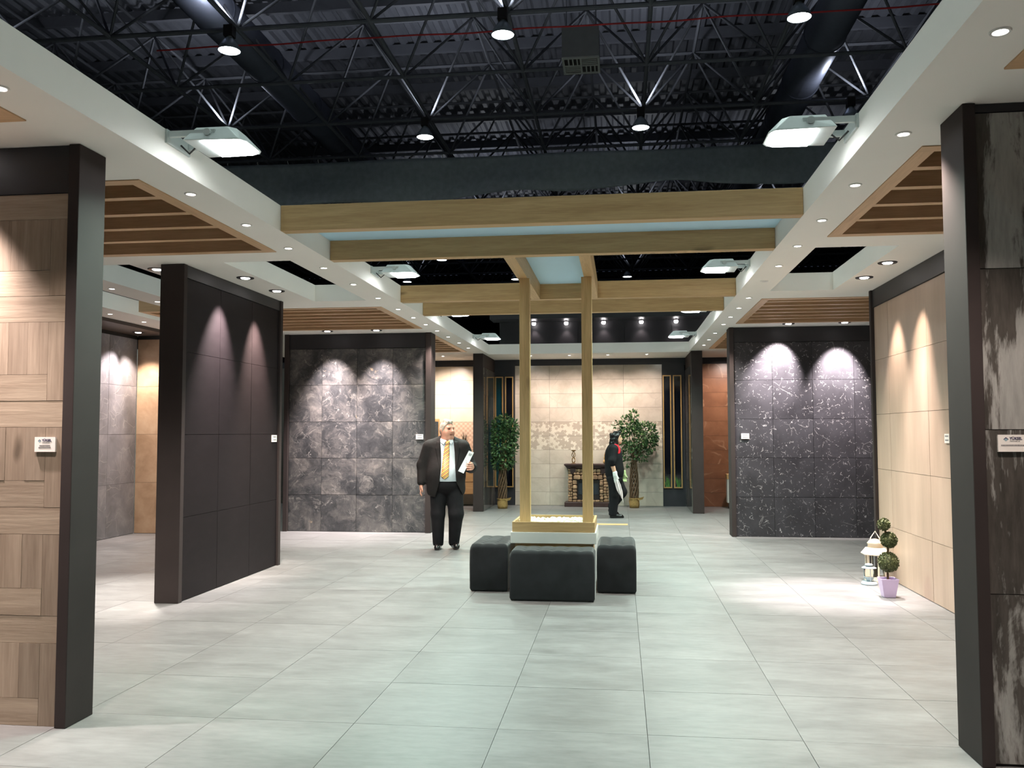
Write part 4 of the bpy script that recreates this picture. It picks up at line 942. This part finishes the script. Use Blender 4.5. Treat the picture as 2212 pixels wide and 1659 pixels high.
# ------------------------------------------------------------------ people: one continuous surface from blended volumes
class SDF:
    def __init__(s, lo, hi, h):
        s.h = h; s.lo = np.array(lo, float); n = np.ceil((np.array(hi) - s.lo) / h).astype(int) + 1
        s.ax = [s.lo[i] + h * np.arange(n[i]) for i in range(3)]; s.F = np.ones(n, np.float32)
    def _sub(s, a, b):
        sl = tuple(slice(max(0, int((a[i] - s.lo[i]) / s.h)), max(1, int((b[i] - s.lo[i]) / s.h) + 2)) for i in range(3))
        X, Y, Z = np.meshgrid(s.ax[0][sl[0]], s.ax[1][sl[1]], s.ax[2][sl[2]], indexing='ij'); return sl, X, Y, Z
    def _mix(s, sl, d, k, sub):
        A = s.F[sl]
        if sub: d = -d; h = np.clip(k - np.abs(A - d), 0, None) / k; s.F[sl] = np.maximum(A, d) + h * h * k / 4
        else: h = np.clip(k - np.abs(A - d), 0, None) / k; s.F[sl] = np.minimum(A, d) - h * h * k / 4
    def cap(s, a, b, ra, rb=None, k=.02, sub=False):
        rb = ra if rb is None else rb; a = np.array(a, float); b = np.array(b, float); m = max(ra, rb) + 2 * k + .03
        sl, X, Y, Z = s._sub(np.minimum(a, b) - m, np.maximum(a, b) + m); ab = b - a
        t = np.clip(((X - a[0]) * ab[0] + (Y - a[1]) * ab[1] + (Z - a[2]) * ab[2]) / max(ab @ ab, 1e-9), 0, 1)
        d = np.sqrt((X - a[0] - t * ab[0]) ** 2 + (Y - a[1] - t * ab[1]) ** 2 + (Z - a[2] - t * ab[2]) ** 2) - (ra + (rb - ra) * t)
        s._mix(sl, d, k, sub); return s
    def ell(s, c, r, k=.03, sub=False, fwd=None):
        c = np.array(c, float); r = np.array(r, float); m = max(r) + 2 * k + .03
        sl, X, Y, Z = s._sub(c - m, c + m); X = X - c[0]; Y = Y - c[1]; Z = Z - c[2]
        if fwd is not None: X, Y = X * fwd[0] + Y * fwd[1], -X * fwd[1] + Y * fwd[0]      # r = (forward, side, up)
        k0 = np.sqrt((X / r[0]) ** 2 + (Y / r[1]) ** 2 + (Z / r[2]) ** 2); k1 = np.sqrt((X / r[0] ** 2) ** 2 + (Y / r[1] ** 2) ** 2 + (Z / r[2] ** 2) ** 2) + 1e-6
        s._mix(sl, k0 * (k0 - 1) / k1, k, sub); return s
    def chain(s, pts, rs, k=.02):
        for i in range(len(pts) - 1): s.cap(pts[i], pts[i + 1], rs[i], rs[i + 1], k)
        return s
    def cut(s, fn):
        X, Y, Z = np.meshgrid(*s.ax, indexing='ij'); s.F = np.maximum(s.F, -fn(X, Y, Z)).astype(np.float32); return s
    def keep(s, fn):
        X, Y, Z = np.meshgrid(*s.ax, indexing='ij'); s.F = np.maximum(s.F, fn(X, Y, Z)).astype(np.float32); return s
    def obj(s, name, mat, parent=None, smooth_it=1):
        F = s.F; S_ = F < 0; n = F.shape
        c = [S_[i:n[0] - 1 + i, j:n[1] - 1 + j, k:n[2] - 1 + k] for i in (0, 1) for j in (0, 1) for k in (0, 1)]
        cnt = sum(x.astype(np.int8) for x in c); act = (cnt > 0) & (cnt < 8); idx = -np.ones(act.shape, np.int64); ids = np.argwhere(act); idx[act] = np.arange(len(ids))
        P = np.zeros((len(ids), 3)); W = np.zeros(len(ids))
        cor = [(i, j, k) for i in (0, 1) for j in (0, 1) for k in (0, 1)]
        for a in range(8):
            for b in range(a + 1, 8):
                dv = np.array(cor[b]) - np.array(cor[a])
                if np.abs(dv).sum() != 1: continue
                ia = ids + cor[a]; ib = ids + cor[b]; fa = F[tuple(ia.T)]; fb = F[tuple(ib.T)]; x = (fa < 0) != (fb < 0)
                t = np.where(x, fa / np.where(x, fa - fb, 1), 0); q = ia + t[:, None] * dv
                P[x] += q[x]; W[x] += 1
        P = P / W[:, None] * s.h + s.lo; quads = []
        for ax in range(3):
            sl0 = [slice(None)] * 3; sl1 = [slice(None)] * 3; sl0[ax] = slice(0, n[ax] - 1); sl1[ax] = slice(1, n[ax])
            ch = S_[tuple(sl0)] != S_[tuple(sl1)]; e = np.argwhere(ch); o1, o2 = (ax + 1) % 3, (ax + 2) % 3
            ok = (e[:, o1] > 0) & (e[:, o2] > 0) & (e[:, o1] < n[o1] - 1) & (e[:, o2] < n[o2] - 1); e = e[ok]; flip = S_[tuple(e.T)]
            def g(d1, d2): q = e.copy(); q[:, o1] += d1; q[:, o2] += d2; return idx[tuple(q.T)]
            Q = np.stack([g(-1, -1), g(0, -1), g(0, 0), g(-1, 0)], 1); Q[~flip] = Q[~flip][:, ::-1]; quads.append(Q)
        Q = np.concatenate(quads); Q = Q[(Q >= 0).all(1)]
        for _ in range(smooth_it):                                   # light relaxation
            acc = np.zeros_like(P); w = np.zeros(len(P))
            for a, b in ((0, 1), (1, 2), (2, 3), (3, 0)):
                np.add.at(acc, Q[:, a], P[Q[:, b]]); np.add.at(acc, Q[:, b], P[Q[:, a]]); np.add.at(w, Q[:, a], 1); np.add.at(w, Q[:, b], 1)
            P = P * .5 + .5 * acc / np.maximum(w, 1)[:, None]
        me = bpy.data.meshes.new(name); me.from_pydata(P.tolist(), [], Q.tolist()); me.polygons.foreach_set('use_smooth', [True] * len(me.polygons))
        me.materials.append(mat); o = bpy.data.objects.new(name, me); COL.objects.link(o); o.parent = parent; return o
def rawmesh(name, mb, mat, parent, smooth=True):
    me = mb.mesh(name); me.materials.append(mat); me.polygons.foreach_set('use_smooth', [smooth] * len(me.polygons))
    o = bpy.data.objects.new(name, me); COL.objects.link(o); o.parent = parent; return o
def ball(c, r, n=10): return MB().lathe([(r * math.sin(a), -r * math.cos(a)) for a in [PI * q / 8 for q in range(9)]], n, c)

def fabric(name, lo, hi, rough=.8, scale=3.5):
    n = NT(name); g = n.noise(n.pos(), scale, 4); n.bump(n.noise(n.pos(), 9, 3), .35, .02)
    return n.done(n.ramp(g, [(.3, lo), (.7, hi)]), rough, spec=.2)
mskin = plain('skin_ruddy', S(214, 156, 134), .5, var=.08, scale=18); mskin2 = plain('skin_light', S(216, 170, 142), .5, var=.05)
msuit = fabric('charcoal_suiting', S(36, 33, 33), S(46, 42, 42)); mtrou = fabric('black_trouser_cloth', S(24, 22, 25), S(32, 30, 33)); mshirt = fabric('pale_blue_shirting', S(206, 214, 224), S(224, 230, 236), .7)
mshoe = plain('black_leather', S(24, 22, 22), .25); mgreyhair = NT('silver_hair'); mgreyhair.bump(mgreyhair.noise(mgreyhair.pos(), 90, 3), .5, .006); mgreyhair = mgreyhair.done(mgreyhair.ramp(mgreyhair.noise(mgreyhair.pos(), 30, 3), [(.3, S(150, 140, 126)), (.7, S(206, 198, 184))]), .6)
mdark = plain('eye_dark', S(36, 26, 24), .3); mlip = plain('lip', S(150, 84, 76), .5); mbrow = plain('grey_brow', S(150, 132, 116), .7)

# ---- the man
fd = np.array([.70, -.714]); fd /= np.linalg.norm(fd); sd = np.array([-fd[1], fd[0]]); HC = np.array([.005, .012, 1.595])
def Hd(f, s_, u): return (HC[0] + fd[0] * f + sd[0] * s_, HC[1] + fd[1] * f + sd[1] * s_, HC[2] + u)
B = SDF((-.46, -.36, -.01), (.46, .27, 1.77), .0075)
B.ell((0, .03, 1.22), (.225, .14, .25)).ell((0, -.01, 1.0), (.22, .18, .22), .06).ell((0, .02, .86), (.19, .14, .14), .05)
B.cap((-.19, .03, 1.36), (.19, .03, 1.36), .07, .07, .05).cap((0, .025, 1.36), (.008, .015, 1.52), .08, .07, .05)
B.ell(HC, (.104, .083, .122), .02, fwd=fd).ell(Hd(.03, 0, -.062), (.074, .07, .075), .05, fwd=fd).ell(Hd(.035, 0, -.118), (.06, .062, .045), .05, fwd=fd)
B.ell(Hd(.06, .042, -.04), (.04, .035, .04), .03, fwd=fd).ell(Hd(.06, -.042, -.04), (.04, .035, .04), .03, fwd=fd)
B.cap(Hd(.098, 0, .012), Hd(.126, 0, -.028), .012, .02, .014).cap(Hd(.108, .012, -.03), Hd(.108, -.012, -.03), .012, .012, .01)
B.cap(Hd(.085, .045, .028), Hd(.085, -.045, .028), .018, .018, .02)
for q in (-1, 1): B.ell(Hd(.088, q * .034, .008), (.014, .017, .011), .008, True, fd).ell(Hd(-.012, q * .086, -.012), (.02, .013, .034), .01, fwd=fd)
B.cap(Hd(.098, .026, -.068), Hd(.098, -.026, -.068), .008, .008, .008, True)
shL, elL, wrL = (-.225, .03, 1.36), (-.318, .055, 1.12), (-.33, -.005, .865)
shR, elR, wrR = (.23, .03, 1.36), (.335, .065, 1.09), (.352, -.16, 1.095)
B.chain([shL, elL, wrL], [.066, .05, .034]).chain([shR, elR, wrR], [.066, .05, .034])
B.ell((-.332, -.012, .812), (.024, .042, .052), .02)
for i, (dy, L) in enumerate(((-.038, .058), (-.014, .07), (.01, .066), (.032, .052))):
    a = (-.334, -.012 + dy, .775); m = (-.338, -.016 + dy * .95, .775 - L * .55); e = (-.322, -.022 + dy * .9, .775 - L); B.cap(a, m, .0115, .0105, .004).cap(m, e, .0105, .009, .004)
B.cap((-.322, -.05, .832), (-.312, -.066, .79), .013, .011, .006).cap((-.312, -.066, .79), (-.308, -.064, .762), .011, .009, .004)
B.ell((.352, -.215, 1.105), (.026, .04, .05), .02)
for i in range(4):
    z = 1.148 - i * .026; L = (.062, .072, .068, .054)[i]
    B.cap((.356, -.245, z), (.338, -.285, z - .003), .0125, .0115, .004).cap((.338, -.285, z - .003), (.338 - L, -.274, z - .006), .0115, .0095, .004)
B.cap((.345, -.19, 1.15), (.315, -.215, 1.165), .013, .012, .006).cap((.315, -.215, 1.165), (.29, -.235, 1.16), .012, .009, .004)
hpL, knL, anL = (-.1, .02, .85), (-.108, -.005, .47), (-.103, .03, .09); hpR, knR, anR = (.105, .02, .85), (.14, -.055, .47), (.105, .035, .1)
B.chain([hpL, knL, anL], [.11, .07, .038]).chain([hpR, knR, anR], [.11, .07, .038])
B.cap((anL[0], anL[1], .05), (-.11, -.1, .03), .028, .02).cap((anR[0], anR[1], .06), (.135, -.09, .04), .028, .02)
man = B.obj('person', mskin); tag(man, 'stout grey-haired man in dark suit, walking with a sheet of paper', 'person')
J = SDF((-.46, -.33, .65), (.46, .29, 1.55), .0085)
J.ell((0, .03, 1.22), (.262, .165, .285), .05).ell((0, -.012, .99), (.268, .215, .27), .08).ell((.0, .01, .8), (.262, .19, .2), .06)
J.cap((-.2, .03, 1.365), (.2, .03, 1.365), .084, .084, .05).cap((-.2, .035, 1.385), (-.06, .045, 1.465), .068, .05, .05).cap((.2, .035, 1.385), (.065, .045, 1.465), .068, .05, .05).cap((-.05, .06, 1.45), (.055, .06, 1.45), .052, .052, .03)
J.chain([(-.235, .03, 1.36), elL, (-.33, .0, .895)], [.084, .074, .058], .04).chain([(.24, .03, 1.36), elR, (.352, -.125, 1.095)], [.084, .076, .058], .04)
zs_ = [.6, .74, .9, 1.1, 1.3, 1.42, 1.6]; xl_ = [-.16, -.125, -.078, -.058, -.064, -.072, -.07]; xr_ = [.27, .215, .142, .128, .118, .105, .095]
J.cut(lambda X, Y, Z: np.maximum.reduce([np.interp(Z, zs_, xl_) - X, X - np.interp(Z, zs_, xr_), Y - .0]))
J.cut(lambda X, Y, Z: np.maximum(Z - (.712 + .05 * np.clip((Y + .05) / .2, -.3, 1)), np.abs(X) - .3))
J.cut(lambda X, Y, Z: np.maximum.reduce([np.sqrt((X - .008) ** 2 + (Y - .0) ** 2) - .077, 1.40 - Z]))
jk = J.obj('jacket', msuit, man); jk['label'] = 'open dark suit jacket'
def surf_y(G, x, z):
    i = int(round((x - G.lo[0]) / G.h)); k = int(round((z - G.lo[2]) / G.h)); c = G.F[i, :, k]; j = int(np.argmax(c < 0))
    return G.ax[1][j] - G.h * c[j] / (c[j] - c[j - 1]) if j > 0 else .05
for sg in (-1, 1):
    vs = []; zz_ = np.linspace(1.44, 1.06, 26)
    for z in zz_:
        e0 = np.interp(z, zs_, xl_) - .012 if sg < 0 else np.interp(z, zs_, xr_) + .012
        w_ = np.interp(z, [1.06, 1.3, 1.36, 1.365, 1.44], [.004, .058, .066, .05, .04])
        for u in (0, .34, .67, 1): x = e0 + sg * u * w_; vs.append((x, surf_y(J, x, z) - .005, z))
    lp = rawmesh('lapel', MB().add(vs, [(i * 4 + k, i * 4 + k + 1, i * 4 + k + 5, i * 4 + k + 4) for i in range(25) for k in range(3)]), msuit, man); lp.modifiers.new('thick', 'SOLIDIFY').thickness = .006
Sh = SDF((-.3, -.3, .85), (.3, .25, 1.54), .0085)
Sh.ell((0, .03, 1.22), (.235, .152, .27), .05).ell((0, -.012, 1.0), (.24, .2, .235), .08).cap((0, .03, 1.385), (.006, .02, 1.475), .1, .084, .06)
Sh.cut(lambda X, Y, Z: np.maximum(.905 - Z, -1 + 0 * X) * -1 if False else Z - .905); Sh.cut(lambda X, Y, Z: 1.482 - Z + .25 * (Y - .0))
Sh.obj('shirt', mshirt, man)
def front_y(x, z):
    z = min(z, 1.465); i = int(round((x - Sh.lo[0]) / Sh.h)); k = int(round((z - Sh.lo[2]) / Sh.h)); c = Sh.F[i, :, k]; j = int(np.argmax(c < 0))
    return Sh.ax[1][j] - Sh.h * c[j] / (c[j] - c[j - 1]) if j > 0 else -.08
mb = MB()
for sgn in (-1, 1):
    p = [(.03 + sgn * .012 - .01, 1.452), (.03 + sgn * .075 - .015, 1.475), (.03 + sgn * .085 - .02, 1.43), (.03 + sgn * .05 - .01, 1.398)]
    f3 = [(x, front_y(x, z) - .012 - (.012 if i in (0, 3) else 0), z) for i, (x, z) in enumerate(p)]; b3 = [(x, y + .012, z) for x, y, z in f3]
    mb.add(f3 + b3, [(0, 1, 2, 3), (4, 7, 6, 5), (0, 4, 5, 1), (1, 5, 6, 2), (2, 6, 7, 3), (3, 7, 4, 0)])
rawmesh('collar', mb, mshirt, man, False)
mt = NT('striped_silk'); tc = mt.n('ShaderNodeTexCoord').outputs['Object']; e = mt.sep(tc); ph = mt.math('FRACT', mt.math('MULTIPLY', mt.math('ADD', mt.math('MULTIPLY', e[0], -.75), e[2]), 20.0))
mt = mt.done(mt.ramp(ph, [(0, S(236, 214, 130)), (.32, S(236, 214, 130)), (.34, S(222, 132, 62)), (.62, S(222, 132, 62)), (.64, S(240, 226, 190)), (.74, S(240, 226, 190)), (.76, S(150, 52, 40)), (.9, S(150, 52, 40)), (.92, S(232, 190, 100))]), .4)
mb = MB(); rows_ = [(1.447, .022, .03), (1.44, .025, .03), (1.41, .02, .024), (1.38, .026, .02), (1.3, .034, .012), (1.2, .039, .006), (1.1, .043, .0), (1.03, .045, -.004), (.975, .046, -.008), (.955, .03, -.009), (.938, .003, -.01)]
zz = np.linspace(1.447, .938, 40); vs = []
for z in zz:
    hw = 1.12 * np.interp(-z, [-r[0] for r in rows_], [r[1] for r in rows_]); cx = np.interp(-z, [-r[0] for r in rows_], [r[2] for r in rows_])
    for u in (-1, -.5, 0, .5, 1): x = cx + u * hw; vs.append((x, front_y(x, z) - .012 - (.014 if z > 1.405 else 0) + .004 * u * u, z))
fs = [(i * 5 + k, i * 5 + k + 1, i * 5 + k + 6, i * 5 + k + 5) for i in range(len(zz) - 1) for k in range(4)]
ti = rawmesh('tie', mb.add(vs, fs), mt, man); ti.modifiers.new('thick', 'SOLIDIFY').thickness = .006; ti['label'] = 'yellow and orange striped tie'
T = SDF((-.32, -.26, .0), (.32, .27, 1.0), .0085)
T.ell((0, .0, .87), (.225, .185, .14), .05).chain([hpL, (-.106, -.005, .47), (-.104, .03, .075)], [.125, .094, .072], .03).chain([hpR, (.138, -.05, .47), (.108, .035, .085)], [.125, .1, .072], .03)
T.cut(lambda X, Y, Z: Z - .04).cut(lambda X, Y, Z: .93 - Z)
T.obj('trousers', mtrou, man)
mb = MB(); 
Hh = SDF((-.15, -.16, 1.5), (.16, .18, 1.78), .006)
Hh.ell(tuple(HC + np.array([0, 0, .006])), (.108, .09, .126), .01, fwd=fd).cap(Hd(.06, .03, .108), Hd(.0, -.03, .122), .022, .024, .02).cap(Hd(.065, -.03, .105), Hd(-.03, .0, .12), .02, .022, .02)
Hh.ell(Hd(.12, 0, -.025), (.115, .12, .115), .012, True, fd).keep(lambda X, Y, Z: (HC[2] - .045 + .35 * ((X - HC[0]) * fd[0] + (Y - HC[1]) * fd[1])) - Z)
Hh.obj('hair', mgreyhair, man)
for q in (-1, 1):
    rawmesh('eye', ball(Hd(.091, q * .034, .008), .0068), mdark, man); rawmesh('eyebrow', MB().path([Hd(.098, q * .016, .03), Hd(.1, q * .032, .036), Hd(.09, q * .052, .03)], [.004, .006, .004], 6), mbrow, man)
rawmesh('mouth', MB().path([Hd(.1, -.026, -.066), Hd(.112, 0, -.07), Hd(.1, .026, -.066)], [.003, .0055, .003], 6), mlip, man)
for (ax_, ay, az), toe in (((-.103, .035, 0), (-.112, -.13, 0)), ((.108, .04, .012), (.148, -.115, .004))):
    Z0 = az; s_ = SDF((min(ax_, toe[0]) - .08, -.2, -.005), (max(ax_, toe[0]) + .08, .13, .16), .006)
    s_.cap((ax_, ay, Z0 + .045), (toe[0], toe[1] + .02, Z0 + .036), .044, .04, .02).cap((ax_, ay - .01, Z0 + .06), (ax_, ay - .02, Z0 + .1), .045, .04, .02).cap((ax_, ay + .01, Z0 + .02), toe[:2] + (Z0 + .018,), .042, .036, .015).cut(lambda X, Y, Z: Z - Z0 - .001)
    s_.obj('shoe', mshoe, man)
man.location = (-2.345, 11.68, .0); man.rotation_euler = (0, 0, .16)
pp = MB(); q4 = [(.311, -.262, 1.318), (.378, -.27, 1.292), (.243, -.29, 1.018), (.17, -.282, 1.05)]
pp.add(q4 + [(x, y + .004, z) for x, y, z in q4], [(0, 1, 2, 3), (7, 6, 5, 4), (0, 4, 5, 1), (1, 5, 6, 2), (2, 6, 7, 3), (3, 7, 4, 0)])
pa = rawmesh('paper_sheet', pp, plain('paper_white', S(232, 238, 240), .7, var=.01), None, False); pa.location = man.location; pa.rotation_euler = man.rotation_euler
tag(pa, 'folded white printed paper in the man\'s hand', 'paper')
A_, B_, C_, D_ = [Vector(v) for v in q4]
def onp(u, v): return A_ * (1 - u) * (1 - v) + B_ * u * (1 - v) + C_ * u * v + D_ * (1 - u) * v + Vector((0, -.0012, 0))
pm_ = MB()
for (u0, u1, v0, v1) in ((.3, .85, .1, .125), (.3, .85, .14, .165), (.35, .8, .18, .2), (.3, .5, .45, .46), (.55, .62, .5, .54)): pm_.add([onp(u0, v0), onp(u1, v0), onp(u1, v1), onp(u0, v1)], [(0, 1, 2, 3)])
rawmesh('printed_lines', pm_, mgrey, pa, False)

# ---- the woman, in profile, walking to the right
mblk = fabric('black_uniform', S(20, 20, 22), S(30, 30, 33)); mred = fabric('red_uniform', S(196, 30, 44), S(214, 44, 56)); mwg = fabric('white_cotton', S(226, 236, 230), S(240, 244, 240)); mgg = fabric('pale_green_rubber', S(176, 200, 140), S(196, 214, 160)); mcl = fabric('white_cloth', S(226, 214, 214), S(240, 232, 232))
HW = np.array([.022, .0, 1.452]); fx = np.array([1., 0.])
def Hw(f, s_, u): return (HW[0] + f, HW[1] + s_, HW[2] + u)
B = SDF((-.3, -.32, -.01), (.33, .32, 1.64), .0085)
B.ell((-.035, 0, 1.1), (.135, .17, .25)).ell((-.02, 0, .88), (.14, .165, .2), .05).ell((-.02, 0, .74), (.13, .16, .13), .05).cap((-.03, -.13, 1.26), (-.03, .13, 1.26), .06, .06, .05).cap((-.025, 0, 1.26), (.0, 0, 1.4), .058, .052, .04)
B.ell(HW, (.09, .072, .108), .02).ell(Hw(.03, 0, -.06), (.056, .054, .056), .04).cap(Hw(.082, 0, .01), Hw(.104, 0, -.022), .008, .012, .012).cap(Hw(.072, 0, -.085), Hw(.075, 0, -.09), .018, .018, .02).cap(Hw(.086, .014, -.052), Hw(.086, -.014, -.052), .009, .009, .012)
for q in (-1, 1): B.ell(Hw(.078, q * .03, .008), (.01, .013, .009), .006, True).ell(Hw(-.01, q * .074, -.01), (.016, .01, .028), .008)
wN = (-.005, -.235, .80); wF = (.15, .2, .8)
B.chain([(-.03, -.17, 1.25), (-.06, -.235, 1.0), wN], [.058, .045, .03]).chain([(-.03, .17, 1.25), (.03, .23, 1.02), wF], [.058, .045, .03])
def hand(B, w, sgn):
    B.ell((w[0] + .008, w[1], w[2] - .055), (.034, .02, .048), .02)
    for i, dx in enumerate((-.026, -.009, .009, .026)):
        a = (w[0] + .01 + dx, w[1], w[2] - .09); m = (w[0] + .016 + dx, w[1] + sgn * .006, w[2] - .125); e_ = (w[0] + .02 + dx, w[1] + sgn * .022, w[2] - .15); B.cap(a, m, .0105, .0095, .004).cap(m, e_, .0095, .008, .004)
    B.cap((w[0] + .035, w[1] + sgn * .008, w[2] - .04), (w[0] + .058, w[1] + sgn * .014, w[2] - .075), .0115, .0095, .005)
hand(B, wN, 1); hand(B, wF, -1)
lN = [(-.03, -.085, .7), (-.025, -.085, .42), (-.055, -.085, .1)]; lF = [(.0, .085, .7), (.105, .085, .46), (-.07, .085, .2)]
B.chain(lN, [.1, .065, .036]).chain(lF, [.1, .065, .036]).cap((lN[2][0], lN[2][1], .045), (.06, -.085, .028), .026, .02).cap((lF[2][0], lF[2][1], .15), (-.01, .085, .08), .026, .02)
wo = B.obj('person', mskin2); tag(wo, 'dark-haired woman in black uniform walking past the fireplace in profile', 'person')
J = SDF((-.3, -.32, .55), (.3, .32, 1.4), .009)
J.ell((-.035, 0, 1.09), (.165, .2, .275), .05).ell((-.02, 0, .86), (.175, .2, .24), .06).cap((-.03, -.14, 1.255), (-.03, .14, 1.255), .078, .078, .05).cap((-.028, 0, 1.3), (-.018, 0, 1.345), .068, .062, .03)
J.chain([(-.03, -.17, 1.25), (-.06, -.235, 1.04), (-.055, -.238, .99)], [.076, .068, .06], .04).chain([(-.03, .17, 1.25), (.03, .23, 1.02), (.07, .225, .95)], [.076, .068, .06], .04).cut(lambda X, Y, Z: Z - .67).cap((-.2, -.2, .86), (.12, -.2, .9), .006, .006, .03, True)
J.obj('uniform_top', mblk, wo)
R_ = SDF((-.2, -.3, 1.1), (.2, .0, 1.42), .008); R_.ell((-.035, 0, 1.09), (.172, .207, .282), .05).cap((-.03, -.14, 1.255), (-.03, .14, 1.255), .085, .085, .05).cap((-.028, 0, 1.3), (-.018, 0, 1.345), .074, .067, .03)
R_.keep(lambda X, Y, Z: np.sqrt((X - .035) ** 2 * 2.6 + (Y + .12) ** 2 * .7 + (Z - 1.265 + .5 * (X - .035)) ** 2) - .1); rd = R_.obj('shoulder_patch', mred, wo); rd['label'] = 'red shoulder patch'
T = SDF((-.3, -.26, .0), (.33, .26, .85), .009); T.ell((-.02, 0, .72), (.15, .175, .13), .05).chain(lN[:2] + [(-.055, -.085, .07)], [.115, .09, .075], .03).chain([lF[0], lF[1], (-.07, .085, .2)], [.118, .1, .075], .03).cut(lambda X, Y, Z: Z - .045); T.obj('trousers', mblk, wo)
for a, t_ in (((-.055, -.085, .0), (.115, -.085, .0)), ((-.085, .085, .1), (.03, .085, .035))):
    s_ = SDF((min(a[0], t_[0]) - .08, a[1] - .07, -.005), (max(a[0], t_[0]) + .07, a[1] + .07, a[2] + .17), .007)
    s_.cap((a[0], a[1], a[2] + .045), (t_[0] - .02, t_[1], t_[2] + .035), .042, .035, .02).cap((a[0], a[1], a[2] + .05), (a[0], a[1], a[2] + .1), .045, .042, .02).cap((a[0] - .02, a[1], a[2] + .02), (t_[0], t_[1], t_[2] + .016), .038, .033, .015)
    if a[2] == 0: s_.cut(lambda X, Y, Z: Z - .001)
    s_.obj('shoe', mshoe, wo)
Hh = SDF((-.17, -.15, 1.22), (.16, .15, 1.62), .007); Hh.ell(Hw(-.008, 0, .01), (.098, .085, .118), .02); rr = random.Random(4)
for i in range(46):
    a = rr.uniform(1.2, 5.1); z = rr.uniform(-.13, .07); r = .078 + .012 * rr.random(); Hh.ell(Hw(-.02 + math.cos(a) * r, math.sin(a) * r * .92, z), (.028, .028, .03), .014)
for i in range(10): Hh.ell(Hw(rr.uniform(-.06, .06), rr.uniform(-.05, .05), .108), (.03, .03, .02), .015)
Hh.ell(Hw(.085, 0, -.04), (.075, .1, .1), .012, True); mbh = plain('black_hair', S(20, 17, 18), .4); Hh.obj('hair', mbh, wo)
for q in (-1, 1): rawmesh('eye', ball(Hw(.078, q * .03, .008), .0075), mdark, wo); rawmesh('eyebrow', MB().path([Hw(.085, q * .012, .028), Hw(.084, q * .03, .034), Hw(.072, q * .046, .028)], .004, 6), mbh, wo)
rawmesh('mouth', MB().path([Hw(.084, -.02, -.056), Hw(.094, 0, -.055), Hw(.084, .02, -.056)], [.003, .005, .003], 6), mlip, wo)
for w, s2, m_ in ((wN, 1, mwg), (wF, -1, mgg)):
    G_ = SDF((w[0] - .08, w[1] - .07, w[2] - .19), (w[0] + .11, w[1] + .07, w[2] + .06), .006); G_.cap((w[0] - .004, w[1], w[2] + .025), (w[0], w[1], w[2] - .02), .043, .04, .02)
    G_.ell((w[0] + .008, w[1], w[2] - .055), (.04, .027, .054), .02)
    for dx in (-.026, -.009, .009, .026): G_.cap((w[0] + .01 + dx, w[1], w[2] - .09), (w[0] + .016 + dx, w[1] + s2 * .006, w[2] - .125), .014, .013, .004).cap((w[0] + .016 + dx, w[1] + s2 * .006, w[2] - .125), (w[0] + .02 + dx, w[1] + s2 * .022, w[2] - .152), .013, .011, .004)
    G_.cap((w[0] + .035, w[1] + s2 * .008, w[2] - .04), (w[0] + .058, w[1] + s2 * .014, w[2] - .077), .015, .013, .005); G_.obj('glove', m_, wo)
wo.location = (-.105, 16.29, 0); wo.rotation_euler = (0, 0, .0)
# cleaning cloth hanging from the white glove
vs = []; nz, nu = 22, 13
for i in range(nz):
    f = i / (nz - 1); cx = .015 + f * .11; z = .7 - f * .33; wdt = .018 + .03 * math.sin(PI * min(1, f * 1.15)) + .012 * (1 - f)
    for k in range(nu):
        u = k / (nu - 1) * 2 - 1; vs.append((cx + u * wdt, -.24 - .02 * math.sin(u * 7 + f * 4) - .012 * math.cos(u * 3), z - .05 * (u + 1) * f + .02 * (1 - abs(u)) * f))
fs = [(i * nu + k, i * nu + k + 1, (i + 1) * nu + k + 1, (i + 1) * nu + k) for i in range(nz - 1) for k in range(nu - 1)]
cl = rawmesh('cleaning_cloth', MB().add(vs, fs), mcl, None); cl.modifiers.new('thick', 'SOLIDIFY').thickness = .006; cl.location = wo.location
tag(cl, 'white cloth hanging from the woman\'s white glove', 'cloth')
